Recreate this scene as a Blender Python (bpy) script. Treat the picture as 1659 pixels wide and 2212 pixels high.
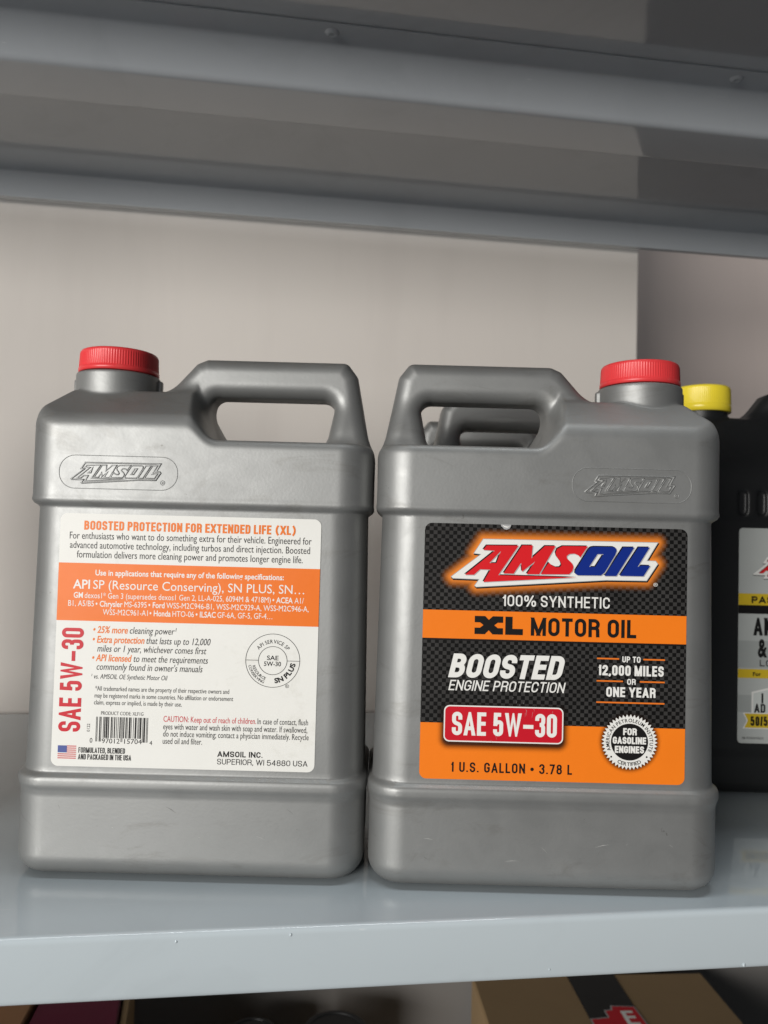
import bpy, bmesh, math, random
import numpy as np
from mathutils import Vector, Matrix, Euler
from mathutils.geometry import tessellate_polygon

random.seed(4)
scene = bpy.context.scene
for o in list(bpy.data.objects):
    bpy.data.objects.remove(o)
COL = scene.collection

# ------------------------------------------------------------------ camera
YAW, PITCH, ROLL = math.radians(7.7), math.radians(2.0), math.radians(1.5)
cam_data = bpy.data.cameras.new('camera')
cam = bpy.data.objects.new('camera', cam_data)
COL.objects.link(cam)
cam.matrix_world = (Matrix.Translation((0, 0, 0.2)) @ Matrix.Rotation(-YAW, 4, 'Z')
                    @ Matrix.Rotation(math.pi / 2 + PITCH, 4, 'X') @ Matrix.Rotation(ROLL, 4, 'Z'))
cam_data.sensor_fit = 'VERTICAL'
cam_data.sensor_height = 36.0
cam_data.sensor_width = 27.0
cam_data.lens = 36.0 * 1661.0 / 2212.0
cam_data.clip_start = 0.01
cam_data.clip_end = 50
cam_data.dof.use_dof = True
cam_data.dof.focus_distance = 0.44
cam_data.dof.aperture_fstop = 9.0
scene.camera = cam

# ------------------------------------------------------------------ world, lamps, exposure
world = bpy.data.worlds.new('World')
scene.world = world
world.use_nodes = True
bg = world.node_tree.nodes['Background']
bg.inputs['Color'].default_value = (0.82, 0.88, 1.0, 1)
bg.inputs['Strength'].default_value = 0.05


def area_lamp(name, loc, target, sx, sy, power, color):
    ld = bpy.data.lights.new(name, 'AREA')
    ld.shape = 'RECTANGLE'
    ld.size, ld.size_y, ld.energy, ld.color = sx, sy, power, color
    o = bpy.data.objects.new(name, ld)
    o.location = loc
    o.rotation_euler = (Vector(target) - Vector(loc)).to_track_quat('-Z', 'Y').to_euler()
    COL.objects.link(o)
    return o


area_lamp('window_daylight', (-2.8, -2.9, 0.50), (0.0, 0.55, 0.22), 2.3, 1.6, 216, (1.0, 0.98, 0.945))
area_lamp('deck_fill_light', (-0.1, 0.24, 2.3), (-0.1, 0.28, 0.0), 1.8, 0.3, 18, (0.92, 0.97, 1.0))  # added overhead fill, placed to brighten only the front of the deck

scene.view_settings.view_transform = 'Standard'
scene.view_settings.look = 'None'
scene.view_settings.exposure = 0.0
scene.view_settings.gamma = 1.0
scene.view_settings.use_curve_mapping = False
scene.cycles.use_denoising = True
scene.cycles.max_bounces = 8
scene.cycles.caustics_reflective = False


def cw(X, d, z=0.0):
    """a point X to the right and d ahead of where the viewer stands"""
    return Vector((X * math.cos(YAW) + d * math.sin(YAW), -X * math.sin(YAW) + d * math.cos(YAW), z))


# ------------------------------------------------------------------ materials
MATS = {}


def newmat(name):
    m = bpy.data.materials.new(name)
    m.use_nodes = True
    nt = m.node_tree
    b = nt.nodes['Principled BSDF']
    MATS[name] = m
    return m, nt, b


def N(nt, typ, **kw):
    n = nt.nodes.new(typ)
    for k, v in kw.items():
        if k in n.inputs:
            n.inputs[k].default_value = v
        else:
            setattr(n, k, v)
    return n


def objcoord(nt):
    return nt.nodes.new('ShaderNodeTexCoord').outputs['Object']


def noise(nt, co, scale, detail=3, rough=0.55, distort=0.0):
    n = N(nt, 'ShaderNodeTexNoise')
    n.inputs['Scale'].default_value = scale
    n.inputs['Detail'].default_value = detail
    n.inputs['Roughness'].default_value = rough
    n.inputs['Distortion'].default_value = distort
    nt.links.new(co, n.inputs['Vector'])
    return n.outputs['Fac']


def ramp(nt, fac, stops):
    r = nt.nodes.new('ShaderNodeValToRGB')
    while len(r.color_ramp.elements) > 1:
        r.color_ramp.elements.remove(r.color_ramp.elements[-1])
    for i, (p, c) in enumerate(stops):
        e = r.color_ramp.elements[0] if i == 0 else r.color_ramp.elements.new(p)
        e.position = p
        if not hasattr(c, '__len__'):
            c = (c, c, c)
        e.color = (*c[:3], 1)
    nt.links.new(fac, r.inputs['Fac'])
    return r.outputs['Color']


def mixc(nt, fac, a, b, mode='MIX'):
    n = nt.nodes.new('ShaderNodeMix')
    n.data_type = 'RGBA'
    n.blend_type = mode
    for sock, v in ((n.inputs[0], fac), (n.inputs[6], a), (n.inputs[7], b)):
        if hasattr(v, 'is_linked'):
            nt.links.new(v, sock)
        elif hasattr(v, '__len__'):
            sock.default_value = (*v[:3], 1)
        else:
            sock.default_value = v
    return n.outputs[2]


def math_n(nt, op, a, b=0.5):
    n = nt.nodes.new('ShaderNodeMath')
    n.operation = op
    for s, v in ((n.inputs[0], a), (n.inputs[1], b)):
        if hasattr(v, 'is_linked'):
            nt.links.new(v, s)
        else:
            s.default_value = v
    return n.outputs[0]


def bump(nt, height, strength, dist, prev=None):
    b = nt.nodes.new('ShaderNodeBump')
    b.inputs['Strength'].default_value = strength
    b.inputs['Distance'].default_value = dist
    nt.links.new(height, b.inputs['Height'])
    if prev is not None:
        nt.links.new(prev, b.inputs['Normal'])
    return b.outputs['Normal']


def simple(name, col, rough=0.5, metal=0.0, spec=0.22, coat=0.0):
    m, nt, b = newmat(name)
    b.inputs['Base Color'].default_value = (*col, 1)
    b.inputs['Roughness'].default_value = rough
    b.inputs['Metallic'].default_value = metal
    b.inputs['Specular IOR Level'].default_value = spec
    b.inputs['Coat Weight'].default_value = coat
    return m


def make_silver():
    m, nt, b = newmat('silver_plastic')
    co = objcoord(nt)
    big = noise(nt, co, 14, 5, 0.6)
    mid = noise(nt, co, 55, 4, 0.65, 0.6)
    base = mixc(nt, ramp(nt, big, [(0.35, 0.0), (0.75, 1.0)]), (0.285, 0.288, 0.282), (0.32, 0.322, 0.316))
    scuff = ramp(nt, mid, [(0.62, 0.0), (0.75, 0.16), (0.85, 0.3)])
    base = mixc(nt, scuff, base, (0.27, 0.262, 0.245))
    # thin scratches
    mp = N(nt, 'ShaderNodeMapping')
    mp.inputs['Scale'].default_value = (1.0, 1.0, 14.0)
    mp.inputs['Rotation'].default_value = (0.1, 0.25, 0.0)
    nt.links.new(co, mp.inputs['Vector'])
    sc = noise(nt, mp.outputs['Vector'], 60, 6, 0.75, 0.3)
    base = mixc(nt, ramp(nt, sc, [(0.69, 0.0), (0.73, 0.4)]), base, (0.44, 0.44, 0.43))
    mp2 = N(nt, 'ShaderNodeMapping')
    mp2.inputs['Scale'].default_value = (1.0, 1.0, 2.6)
    nt.links.new(co, mp2.inputs['Vector'])
    sm = noise(nt, mp2.outputs['Vector'], 21, 6, 0.7, 0.9)
    base = mixc(nt, ramp(nt, sm, [(0.57, 0.0), (0.72, 0.42)]), base, (0.19, 0.182, 0.165))
    nick = noise(nt, co, 120, 3, 0.75, 0.2)
    base = mixc(nt, ramp(nt, nick, [(0.72, 0.0), (0.76, 0.6)]), base, (0.16, 0.15, 0.14))
    # dust and grime lying on the upward slopes
    geo = nt.nodes.new('ShaderNodeNewGeometry')
    sp = nt.nodes.new('ShaderNodeSeparateXYZ')
    nt.links.new(geo.outputs['Normal'], sp.inputs[0])
    up = ramp(nt, sp.outputs['Z'], [(0.35, 0.0), (0.75, 1.0)])
    spk = ramp(nt, noise(nt, co, 330, 3, 0.7), [(0.5, 0.15), (0.72, 0.75)])
    dm = mixc(nt, 1.0, up, spk, 'MULTIPLY')
    base = mixc(nt, dm, base, (0.30, 0.275, 0.245))
    nt.links.new(base, b.inputs['Base Color'])
    b.inputs['Metallic'].default_value = 0.62
    rr = ramp(nt, mid, [(0.3, 0.47), (0.8, 0.56)])
    nt.links.new(rr, b.inputs['Roughness'])
    peel = noise(nt, co, 620, 2, 0.5)
    wav = noise(nt, co, 26, 2, 0.5)
    n1 = bump(nt, wav, 0.05, 0.0012)
    n2 = bump(nt, peel, 0.09, 0.0004, n1)
    nt.links.new(n2, b.inputs['Normal'])
    return m


def make_paint(name, c, rough=0.07, spec=0.75):
    m, nt, b = newmat(name)
    co = objcoord(nt)
    big = noise(nt, co, 5, 4, 0.6)
    dust = noise(nt, co, 70, 6, 0.7, 0.4)
    base = mixc(nt, big, tuple(x * 0.95 for x in c), tuple(x * 1.05 for x in c))
    base = mixc(nt, ramp(nt, dust, [(0.63, 0.0), (0.8, 0.22)]), base, (0.55, 0.56, 0.56))
    for rot, sc_, sq in ((0.35, 26, 30), (-0.9, 34, 26), (1.45, 22, 40)):
        mp = N(nt, 'ShaderNodeMapping')
        mp.inputs['Rotation'].default_value = (0.0, 0.0, rot)
        mp.inputs['Scale'].default_value = (1.0, sq, 1.0)
        nt.links.new(co, mp.inputs['Vector'])
        line = noise(nt, mp.outputs['Vector'], sc_, 3, 0.6, 0.15)
        base = mixc(nt, ramp(nt, line, [(0.735, 0.0), (0.765, 0.4)]), base, (0.72, 0.74, 0.74))
    smear = noise(nt, co, 9, 5, 0.65, 1.2)
    base = mixc(nt, ramp(nt, smear, [(0.52, 0.0), (0.75, 0.28)]), base, tuple(x * 0.72 for x in c))
    nt.links.new(base, b.inputs['Base Color'])
    b.inputs['Specular IOR Level'].default_value = spec
    nt.links.new(ramp(nt, dust, [(0.3, rough), (0.58, rough + 0.03), (0.8, rough + 0.16)]), b.inputs['Roughness'])
    wav = noise(nt, co, 18, 2, 0.5)
    pe = noise(nt, co, 420, 2, 0.5)
    n1 = bump(nt, wav, 0.10, 0.0012)
    nt.links.new(bump(nt, pe, 0.05, 0.0002, n1), b.inputs['Normal'])
    return m


def make_wall(name='wall_paint', c0=(0.60, 0.555, 0.515), c1=(0.65, 0.61, 0.565)):
    m, nt, b = newmat(name)
    co = objcoord(nt)
    n = noise(nt, co, 3.5, 4, 0.55)
    base = mixc(nt, n, c0, c1)
    mp = N(nt, 'ShaderNodeMapping')
    mp.inputs['Scale'].default_value = (9.0, 9.0, 1.2)
    nt.links.new(co, mp.inputs['Vector'])
    st = noise(nt, mp.outputs['Vector'], 2.2, 5, 0.6)
    base = mixc(nt, ramp(nt, st, [(0.5, 0.0), (0.8, 0.35)]), base, tuple(x * 0.9 for x in c0))
    nt.links.new(base, b.inputs['Base Color'])
    b.inputs['Roughness'].default_value = 0.62
    nt.links.new(bump(nt, noise(nt, co, 260, 4, 0.6), 0.12, 0.0006), b.inputs['Normal'])
    return m


def make_carbon():
    m, nt, b = newmat('carbon_print')
    co = objcoord(nt)
    ch = N(nt, 'ShaderNodeTexChecker')
    ch.inputs['Scale'].default_value = 1.0 / 0.00222
    mp = N(nt, 'ShaderNodeMapping')
    mp.inputs['Location'].default_value = (0.0005, 0.5, 0.0007)
    nt.links.new(co, mp.inputs['Vector'])
    # flatten depth so that the checks run straight across the label
    sx = nt.nodes.new('ShaderNodeSeparateXYZ')
    cx = nt.nodes.new('ShaderNodeCombineXYZ')
    nt.links.new(mp.outputs['Vector'], sx.inputs[0])
    nt.links.new(sx.outputs['X'], cx.inputs['X'])
    nt.links.new(sx.outputs['Z'], cx.inputs['Y'])
    cx.inputs['Z'].default_value = 0.00105
    nt.links.new(cx.outputs[0], ch.inputs['Vector'])
    n = noise(nt, co, 45, 4, 0.6)
    hi = mixc(nt, n, (0.020, 0.019, 0.019), (0.070, 0.067, 0.064))
    lo = mixc(nt, n, (0.004, 0.0038, 0.0036), (0.009, 0.0085, 0.008))
    nt.links.new(mixc(nt, ch.outputs['Fac'], lo, hi), b.inputs['Base Color'])
    b.inputs['Roughness'].default_value = 0.32
    b.inputs['Specular IOR Level'].default_value = 0.28
    return m


def make_print(name, col, rough=0.42, vary=0.06, stain=None, wrinkle=0.2, spec=0.3):
    m, nt, b = newmat(name)
    co = objcoord(nt)
    n = noise(nt, co, 30, 4, 0.6)
    base = mixc(nt, n, tuple(c * (1 - vary) for c in col), tuple(min(1, c * (1 + vary)) for c in col))
    if stain:
        s = noise(nt, co, 38, 6, 0.7, 0.5)
        base = mixc(nt, ramp(nt, s, [(0.60, 0.0), (0.78, 0.5)]), base, stain)
    nt.links.new(base, b.inputs['Base Color'])
    b.inputs['Roughness'].default_value = rough
    b.inputs['Specular IOR Level'].default_value = spec
    nt.links.new(bump(nt, noise(nt, co, 40, 3, 0.5), wrinkle, 0.0012), b.inputs['Normal'])
    return m


def make_glow():
    m, nt, b = newmat('orange_glow_print')
    at = nt.nodes.new('ShaderNodeAttribute')
    at.attribute_name = 'ink'
    b.inputs['Base Color'].default_value = (0.88, 0.25, 0.03, 1)
    b.inputs['Roughness'].default_value = 0.34
    nt.links.new(at.outputs['Fac'], b.inputs['Alpha'])
    return m


def make_soft_shadow():
    m, nt, b = newmat('dark_halo_print')
    at = nt.nodes.new('ShaderNodeAttribute')
    at.attribute_name = 'ink'
    b.inputs['Base Color'].default_value = (0.02, 0.008, 0.004, 1)
    b.inputs['Roughness'].default_value = 0.34
    nt.links.new(at.outputs['Fac'], b.inputs['Alpha'])
    return m


def make_card(name, c):
    m, nt, b = newmat(name)
    co = objcoord(nt)
    n = noise(nt, co, 12, 5, 0.6)
    mp = N(nt, 'ShaderNodeMapping')
    mp.inputs['Scale'].default_value = (1, 20, 1)
    nt.links.new(co, mp.inputs['Vector'])
    f = noise(nt, mp.outputs['Vector'], 40, 4, 0.6)
    base = mixc(nt, n, tuple(x * 0.88 for x in c), tuple(x * 1.08 for x in c))
    base = mixc(nt, ramp(nt, f, [(0.5, 0.0), (0.8, 0.3)]), base, tuple(x * 0.75 for x in c))
    nt.links.new(base, b.inputs['Base Color'])
    b.inputs['Roughness'].default_value = 0.75
    nt.links.new(bump(nt, f, 0.2, 0.0006), b.inputs['Normal'])
    return m


SILVER = make_silver()
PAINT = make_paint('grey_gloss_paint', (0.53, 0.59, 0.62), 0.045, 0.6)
PAINT_SHADED = make_paint('shaded_grey_paint', (0.465, 0.49, 0.515), 0.05, 0.85)  # same grey shelf paint, with the upper shelf's shade darkened into its colour
WALL = make_wall()
CARBON = make_carbon()
WHITE = make_print('white_label_paper', (0.84, 0.83, 0.785), 0.45, 0.03, (0.62, 0.60, 0.53), 0.16)
ORANGE = make_print('orange_print', (0.88, 0.185, 0.012), 0.42, 0.05)
ORANGE_FRONT = make_print('bright_orange_print', (0.95, 0.22, 0.012), 0.40, 0.04)
BLACK_INK = simple('black_ink', (0.012, 0.011, 0.011), 0.4)
WHITE_INK = simple('white_ink', (0.86, 0.85, 0.81), 0.4)
RED_INK = make_print('red_ink', (0.72, 0.012, 0.018), 0.42, 0.05)
CRIMSON = make_print('crimson_ink', (0.60, 0.008, 0.022), 0.42, 0.05)
BLUE_INK = simple('blue_ink', (0.008, 0.028, 0.24), 0.34)
GREY_INK = simple('grey_ink', (0.42, 0.42, 0.42), 0.4)
ORANGE_INK = simple('orange_ink', (0.86, 0.20, 0.02), 0.4)
FLAG_BLUE = simple('flag_blue_ink', (0.09, 0.12, 0.34), 0.4)
FLAG_RED = simple('flag_red_ink', (0.62, 0.09, 0.10), 0.4)
CAP_RED = make_print('red_cap_plastic', (0.78, 0.05, 0.055), 0.36, 0.08, (0.75, 0.16, 0.14), 0.04, 0.5)
CAP_YELLOW = make_print('yellow_cap_plastic', (0.92, 0.73, 0.045), 0.28, 0.05, None, 0.03, 0.5)
BLACK_PLASTIC = make_print('black_plastic', (0.010, 0.0105, 0.011), 0.42, 0.1, (0.02, 0.02, 0.02), 0.1, 0.5)
LABEL_GREY = make_print('silver_label_print', (0.52, 0.54, 0.52), 0.34, 0.06)
LABEL_GREY_DARK = make_print('grey_label_print', (0.42, 0.44, 0.425), 0.34, 0.06)
YELLOW_INK = make_print('yellow_ink', (0.74, 0.52, 0.03), 0.36, 0.05)
SHIELD_INK = simple('pale_grey_ink', (0.66, 0.69, 0.66), 0.4)
GLOW = make_glow()
HALO = make_soft_shadow()
CARD = make_card('kraft_cardboard', (0.30, 0.20, 0.10))
CARD_WARM = make_card('warm_cardboard', (0.34, 0.17, 0.08))
MAROON = make_print('maroon_carton', (0.12, 0.006, 0.03), 0.45, 0.1)
TAPE = make_print('black_tape', (0.010, 0.010, 0.011), 0.25, 0.1, None, 0.25)


# ------------------------------------------------------------------ mesh helpers
def link(name, mesh, mat=None, parent=None, smooth=False):
    o = bpy.data.objects.new(name, mesh)
    if mat is not None and not mesh.materials:
        mesh.materials.append(mat)
    COL.objects.link(o)
    o.parent = parent
    if smooth:
        mesh.polygons.foreach_set('use_smooth', [True] * len(mesh.polygons))
    return o


def pymesh(name, verts, faces):
    me = bpy.data.meshes.new(name)
    me.from_pydata([tuple(v) for v in verts], [], [tuple(f) for f in faces])
    me.update()
    return me


def tag(o, label, cat, group=None):
    o['label'] = label
    o['category'] = cat
    if group:
        o['group'] = group
    return o


def thing(name, label, cat, loc=(0, 0, 0), rz=0.0, group=None):
    o = bpy.data.objects.new(name, None)
    o.empty_display_size = 0.05
    COL.objects.link(o)
    o.location = loc
    o.rotation_euler = (0, 0, rz)
    return tag(o, label, cat, group)


def copy_tree(o, parent=None):
    c = o.copy()
    COL.objects.link(c)
    c.parent = parent
    for ch in list(o.children):
        copy_tree(ch, c)
    return c


def box_mesh(name, x0, x1, y0, y1, z0, z1, bev=0.0, seg=2):
    bm = bmesh.new()
    vs = [bm.verts.new(p) for p in ((x0, y0, z0), (x1, y0, z0), (x1, y1, z0), (x0, y1, z0),
                                    (x0, y0, z1), (x1, y0, z1), (x1, y1, z1), (x0, y1, z1))]
    for f in ((3, 2, 1, 0), (4, 5, 6, 7), (0, 1, 5, 4), (1, 2, 6, 5), (2, 3, 7, 6), (3, 0, 4, 7)):
        bm.faces.new([vs[i] for i in f])
    if bev:
        bmesh.ops.bevel(bm, geom=bm.edges[:] + bm.verts[:], offset=bev, segments=seg, affect='EDGES', profile=0.5)
    me = bpy.data.meshes.new(name)
    bm.to_mesh(me)
    bm.free()
    return me


def prism_x(name, prof, x0, x1, closed=True):
    """a profile of (y, z) points swept along x"""
    n = len(prof)
    v = [(x0, y, z) for y, z in prof] + [(x1, y, z) for y, z in prof]
    f = [(i, (i + 1) % n, n + (i + 1) % n, n + i) for i in range(n if closed else n - 1)]
    if closed:
        f += [tuple(range(n - 1, -1, -1)), tuple(range(n, 2 * n))]
    me = pymesh(name, v, f)
    bm = bmesh.new()
    bm.from_mesh(me)
    bmesh.ops.recalc_face_normals(bm, faces=bm.faces)
    bm.to_mesh(me)
    bm.free()
    return me


def round_path(pts, r, n=5):
    """round the corners of an open 2D path"""
    out = [Vector(pts[0])]
    for i in range(1, len(pts) - 1):
        a, b, c = Vector(pts[i - 1]), Vector(pts[i]), Vector(pts[i + 1])
        ra = min(r, (a - b).length * 0.49, (c - b).length * 0.49)
        p, q = b + (a - b).normalized() * ra, b + (c - b).normalized() * ra
        for k in range(n + 1):
            t = k / n
            out.append(p * (1 - t) ** 2 + b * 2 * t * (1 - t) + q * t * t)
    out.append(Vector(pts[-1]))
    return [(p.x, p.y) for p in out]


def sheet_prism(name, path, th, x0, x1):
    """bent sheet metal: an open (y, z) path with thickness"""
    P = [Vector(p) for p in path]
    off = []
    for i in range(len(P)):
        a = P[max(i - 1, 0)]
        b = P[min(i + 1, len(P) - 1)]
        t = (b - a).normalized()
        off.append(P[i] + Vector((-t.y, t.x)) * th)
    prof = [(p.x, p.y) for p in P] + [(p.x, p.y) for p in reversed(off)]
    return prism_x(name, prof, x0, x1)


# ---- flat print on a label: M maps (u, v, lift) in millimetres to jug space in metres
def flat_poly(loops, M, lift):
    vs = [Vector((p[0], p[1], 0)) for lp in loops for p in lp]
    tris = tessellate_polygon([[Vector((p[0], p[1], 0)) for p in lp] for lp in loops])
    return [M(v.x, v.y, lift) for v in vs], [tuple(t) for t in tris]


def orient(verts, faces, nrm):
    out = []
    for f in faces:
        a, b, c = (Vector(verts[i]) for i in f[:3])
        out.append(f if (b - a).cross(c - a).dot(nrm) >= 0 else tuple(reversed(f)))
    return out


def print_mesh(name, verts, faces, nrm, mat, parent):
    return link(name, pymesh(name, verts, orient(verts, faces, nrm)), mat, parent)


def rrect(u0, u1, v0, v1, r, n=6):
    pts = []
    for cx, cy, a0 in ((u1 - r, v1 - r, 0), (u0 + r, v1 - r, 90), (u0 + r, v0 + r, 180), (u1 - r, v0 + r, 270)):
        for k in range(n + 1):
            a = math.radians(a0 + 90 * k / n)
            pts.append((cx + r * math.cos(a), cy + r * math.sin(a)))
    return pts


def circle(cu, cv, r, n=48):
    return [(cu + r * math.cos(2 * math.pi * k / n), cv + r * math.sin(2 * math.pi * k / n)) for k in range(n)]


_tc = {}


def text_geo(s, bold=0.0, shear=0.0):
    key = (s, bold, shear)
    if key in _tc:
        return _tc[key]
    cu = bpy.data.curves.new('t', 'FONT')
    cu.body = s
    cu.offset = bold
    cu.shear = shear
    cu.resolution_u = 3
    o = bpy.data.objects.new('t', cu)
    COL.objects.link(o)
    dg = bpy.context.evaluated_depsgraph_get()
    dg.update()
    me = bpy.data.meshes.new_from_object(o.evaluated_get(dg))
    v = [(p.co.x, p.co.y) for p in me.vertices]
    f = [tuple(p.vertices) for p in me.polygons]
    bpy.data.meshes.remove(me)
    bpy.data.objects.remove(o)
    bpy.data.curves.remove(cu)
    x0 = min((p[0] for p in v), default=0)
    x1 = max((p[0] for p in v), default=0)
    _tc[key] = (v, f, x0, x1)
    return _tc[key]


CAPH = max(p[1] for p in text_geo('H')[0])
SPACE = 0.27


def text_line(segs, u0, u1, v, h, M, lift, turn=False):
    """segments (text, bold, shear, colour) set on one line between u0 and u1; returns {colour: (verts, faces)}"""
    cur, placed = 0.0, []
    for i, (s, bold, sh, colr) in enumerate(segs):
        g = text_geo(s, bold, sh)
        if i:
            cur += SPACE
        placed.append((g, cur - g[2], colr))
        cur += g[3] - g[2]
    sc, hs = (u1 - u0) / cur, h / CAPH
    out = {}
    for (gv, gf, _, _), dx, colr in placed:
        V, F = out.setdefault(colr, ([], []))
        b = len(V)
        for x, y in gv:
            a, c = (x + dx) * sc, y * hs
            if turn:      # reads upwards: u0..u1 runs up from v, letters stand to the left
                V.append(M(turn[0] - c + h, turn[1] - a, lift))
            else:
                V.append(M(u0 + a, v - c, lift))
        F += [tuple(i + b for i in f) for f in gf]
    return out


def lettering(parent, nrm, M, text, u0, u1, v, h, mat, lift=0.16, bold=0.0, shear=0.0, turn=False, name='lettering'):
    segs = text if isinstance(text, list) else [(text, bold, shear, mat)]
    for m, (V, F) in text_line(segs, u0, u1, v, h, M, lift, turn).items():
        print_mesh(name, V, F, nrm, m, parent)


# ---- a condensed grotesque drawn with even strokes, for the display lettering
R_ = 9
GLY = {
    'A': (1.12, [[(0, 0), (.5, 1.02), (1, 0)], [(.2, .27), (.8, .27)]]),
    'B': (1.0, [[(0, 0), (0, 1)], [(0, 1), (.93, 1, R_), (.93, .53, R_), (0, .53)], [(0, .53), (1, .53, R_), (1, 0, R_), (0, 0)]]),
    'C': (1.0, [[(1, .66), (1, 1, R_), (0, 1, R_), (0, 0, R_), (1, 0, R_), (1, .34)]]),
    'D': (1.0, [[(0, 0), (0, 1), (1, 1, R_), (1, 0, R_), (0, 0)]]),
    'E': (.88, [[(1, 1), (0, 1), (0, 0), (1, 0)], [(0, .52), (.92, .52)]]),
    'F': (.84, [[(1, 1), (0, 1), (0, 0)], [(0, .5), (.9, .5)]]),
    'G': (1.02, [[(1, .7), (1, 1, R_), (0, 1, R_), (0, 0, R_), (1, 0, R_), (1, .47), (.5, .47)]]),
    'H': (1.02, [[(0, 0), (0, 1)], [(1, 0), (1, 1)], [(0, .52), (1, .52)]]),
    'I': (0, [[(.5, 0), (.5, 1)]]),
    'K': (1.05, [[(0, 0), (0, 1)], [(1, 1.02), (.0, .38)], [(.3, .62), (1.02, 0)]]),
    'L': (.84, [[(0, 1), (0, 0), (1, 0)]]),
    'M': (1.36, [[(0, 0), (0, 1)], [(1, 0), (1, 1)], [(.0, 1.04), (.5, .0)], [(1.0, 1.04), (.5, .0)]]),
    'N': (1.06, [[(0, 0), (0, 1)], [(1, 0), (1, 1)], [(0, 1.0), (1, 0.0)]]),
    'O': (1.02, [[(0, 1, R_), (0, 0, R_), (1, 0, R_), (1, 1, R_), 'z']]),
    'P': (.98, [[(0, 0), (0, 1)], [(0, 1), (1, 1, R_), (1, .45, R_), (0, .45)]]),
    'R': (1.02, [[(0, 0), (0, 1)], [(0, 1), (1, 1, R_), (1, .49, R_), (0, .49)], [(.4, .49), (.94, .49, .3), (.97, 0)]]),
    'S': (1.0, [[(1, .7), (1, 1, R_), (0, 1, R_), (0, .56, .36), (1, .44, .36), (1, 0, R_), (0, 0, R_), (0, .3)]]),
    'T': (.96, [[(0, 1), (1, 1)], [(.5, 1), (.5, 0)]]),
    'U': (1.0, [[(0, 1), (0, 0, R_), (1, 0, R_), (1, 1)]]),
    'V': (1.08, [[(0, 1.02), (.5, 0), (1, 1.02)]]),
    'W': (1.62, [[(0, 1.02), (.26, 0), (.5, 1.0), (.74, 0), (1, 1.02)]]),
    'X': (1.1, [[(0, 0), (1, 1)], [(0, 1), (1, 0)]]),
    'Y': (1.1, [[(0, 1.02), (.5, .42), (1, 1.02)], [(.5, .46), (.5, 0)]]),
    'Z': (.95, [[(0, 1), (1, 1), (0, 0), (1, 0)]]),
    '0': (.98, [[(0, 1, R_), (0, 0, R_), (1, 0, R_), (1, 1, R_), 'z']]),
    '1': (.55, [[(1, 0), (1, 1)], [(1, .9), (0, .74)]]),
    '2': (.98, [[(0, .66), (0, 1, R_), (1, 1, R_), (1, .6, .3), (0, .05)], [(0, 0), (1, 0)]]),
    '3': (.98, [[(0, .74), (0, 1, R_), (1, 1, R_), (1, .54, R_), (.42, .53)], [(.5, .53), (1, .53, R_), (1, 0, R_), (0, 0, R_), (0, .27)]]),
    '5': (.98, [[(.95, 1), (.08, 1), (.03, .42)], [(.03, .5), (.3, .62, .3), (1, .62, R_), (1, 0, R_), (0, 0, R_), (0, .25)]]),
    '7': (.95, [[(0, 1), (1, 1), (.3, 0)]]),
    '8': (.98, [[(.05, 1, R_), (.05, .54, R_), (.95, .54, R_), (.95, 1, R_), 'z'], [(0, .54, R_), (0, 0, R_), (1, 0, R_), (1, .54, R_), 'z']]),
    '%': (1.75, [[(0, 1, R_), (0, .52, R_), (.3, .52, R_), (.3, 1, R_), 'z'], [(.7, .48, R_), (.7, 0, R_), (1, 0, R_), (1, .48, R_), 'z'], [(.76, 1.02), (.24, 0)]]),
    '.': (0, [[(.5, -.08), (.5, .09)]]),
    ',': (0, [[(.5, .1), (.5, -.04), (.1, -.2)]]),
    '\u2013': (1.0, [[(0, .42), (1, .42)]]),
    '(': (.95, [[(1, 1.12), (-.6, .46, R_), (1, -.2)]]),
    ')': (.95, [[(0, 1.12), (1.6, .46, R_), (0, -.2)]]),
    '4': (1.0, [[(.74, 0), (.74, 1), (0, .28), (1.02, .28)]]),
    '6': (.98, [[(1, .76), (1, 1, R_), (0, 1, R_), (0, 0, R_), (1, 0, R_), (1, .58, R_), (0, .58, R_), (0, .4)]]),
    '/': (.6, [[(0, -.02), (1, 1.02)]]),
    '\u2022': (.55, 'dot'),
}


def clip_y(poly, lo, hi):
    for s, lim in ((1, lo), (-1, -hi)):
        out = []
        for i in range(len(poly)):
            p, q = poly[i - 1], poly[i]
            a, b = p[1] * s - lim, q[1] * s - lim
            if (a >= 0) != (b >= 0):
                t = a / (a - b)
                out.append((p[0] + (q[0] - p[0]) * t, p[1] + (q[1] - p[1]) * t))
            if b >= 0:
                out.append(q)
        poly = out
        if len(poly) < 3:
            return []
    return poly


def fillet(pts, closed):
    """pts (x, y, radius) -> polyline with rounded corners"""
    out = []
    n = len(pts)
    for i in range(n):
        x, y, r = pts[i]
        if r <= 0 or (not closed and i in (0, n - 1)):
            out.append((x, y))
            continue
        b = Vector((x, y))
        a, c = Vector(pts[i - 1][:2]), Vector(pts[(i + 1) % n][:2])
        la, lc = (a - b).length, (c - b).length
        r = min(r, la * (0.5 if (pts[i - 1][2] > 0) else 0.97), lc * (0.5 if pts[(i + 1) % n][2] > 0 else 0.97))
        p, q = b + (a - b) / la * r, b + (c - b) / lc * r
        kk = 0.5523
        p1, q1 = p + (b - p) * kk, q + (b - q) * kk
        for k in range(7):
            t = k / 6
            v = p * (1 - t) ** 3 + p1 * 3 * t * (1 - t) ** 2 + q1 * 3 * t * t * (1 - t) + q * t ** 3
            out.append((v.x, v.y))
    return out


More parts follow.
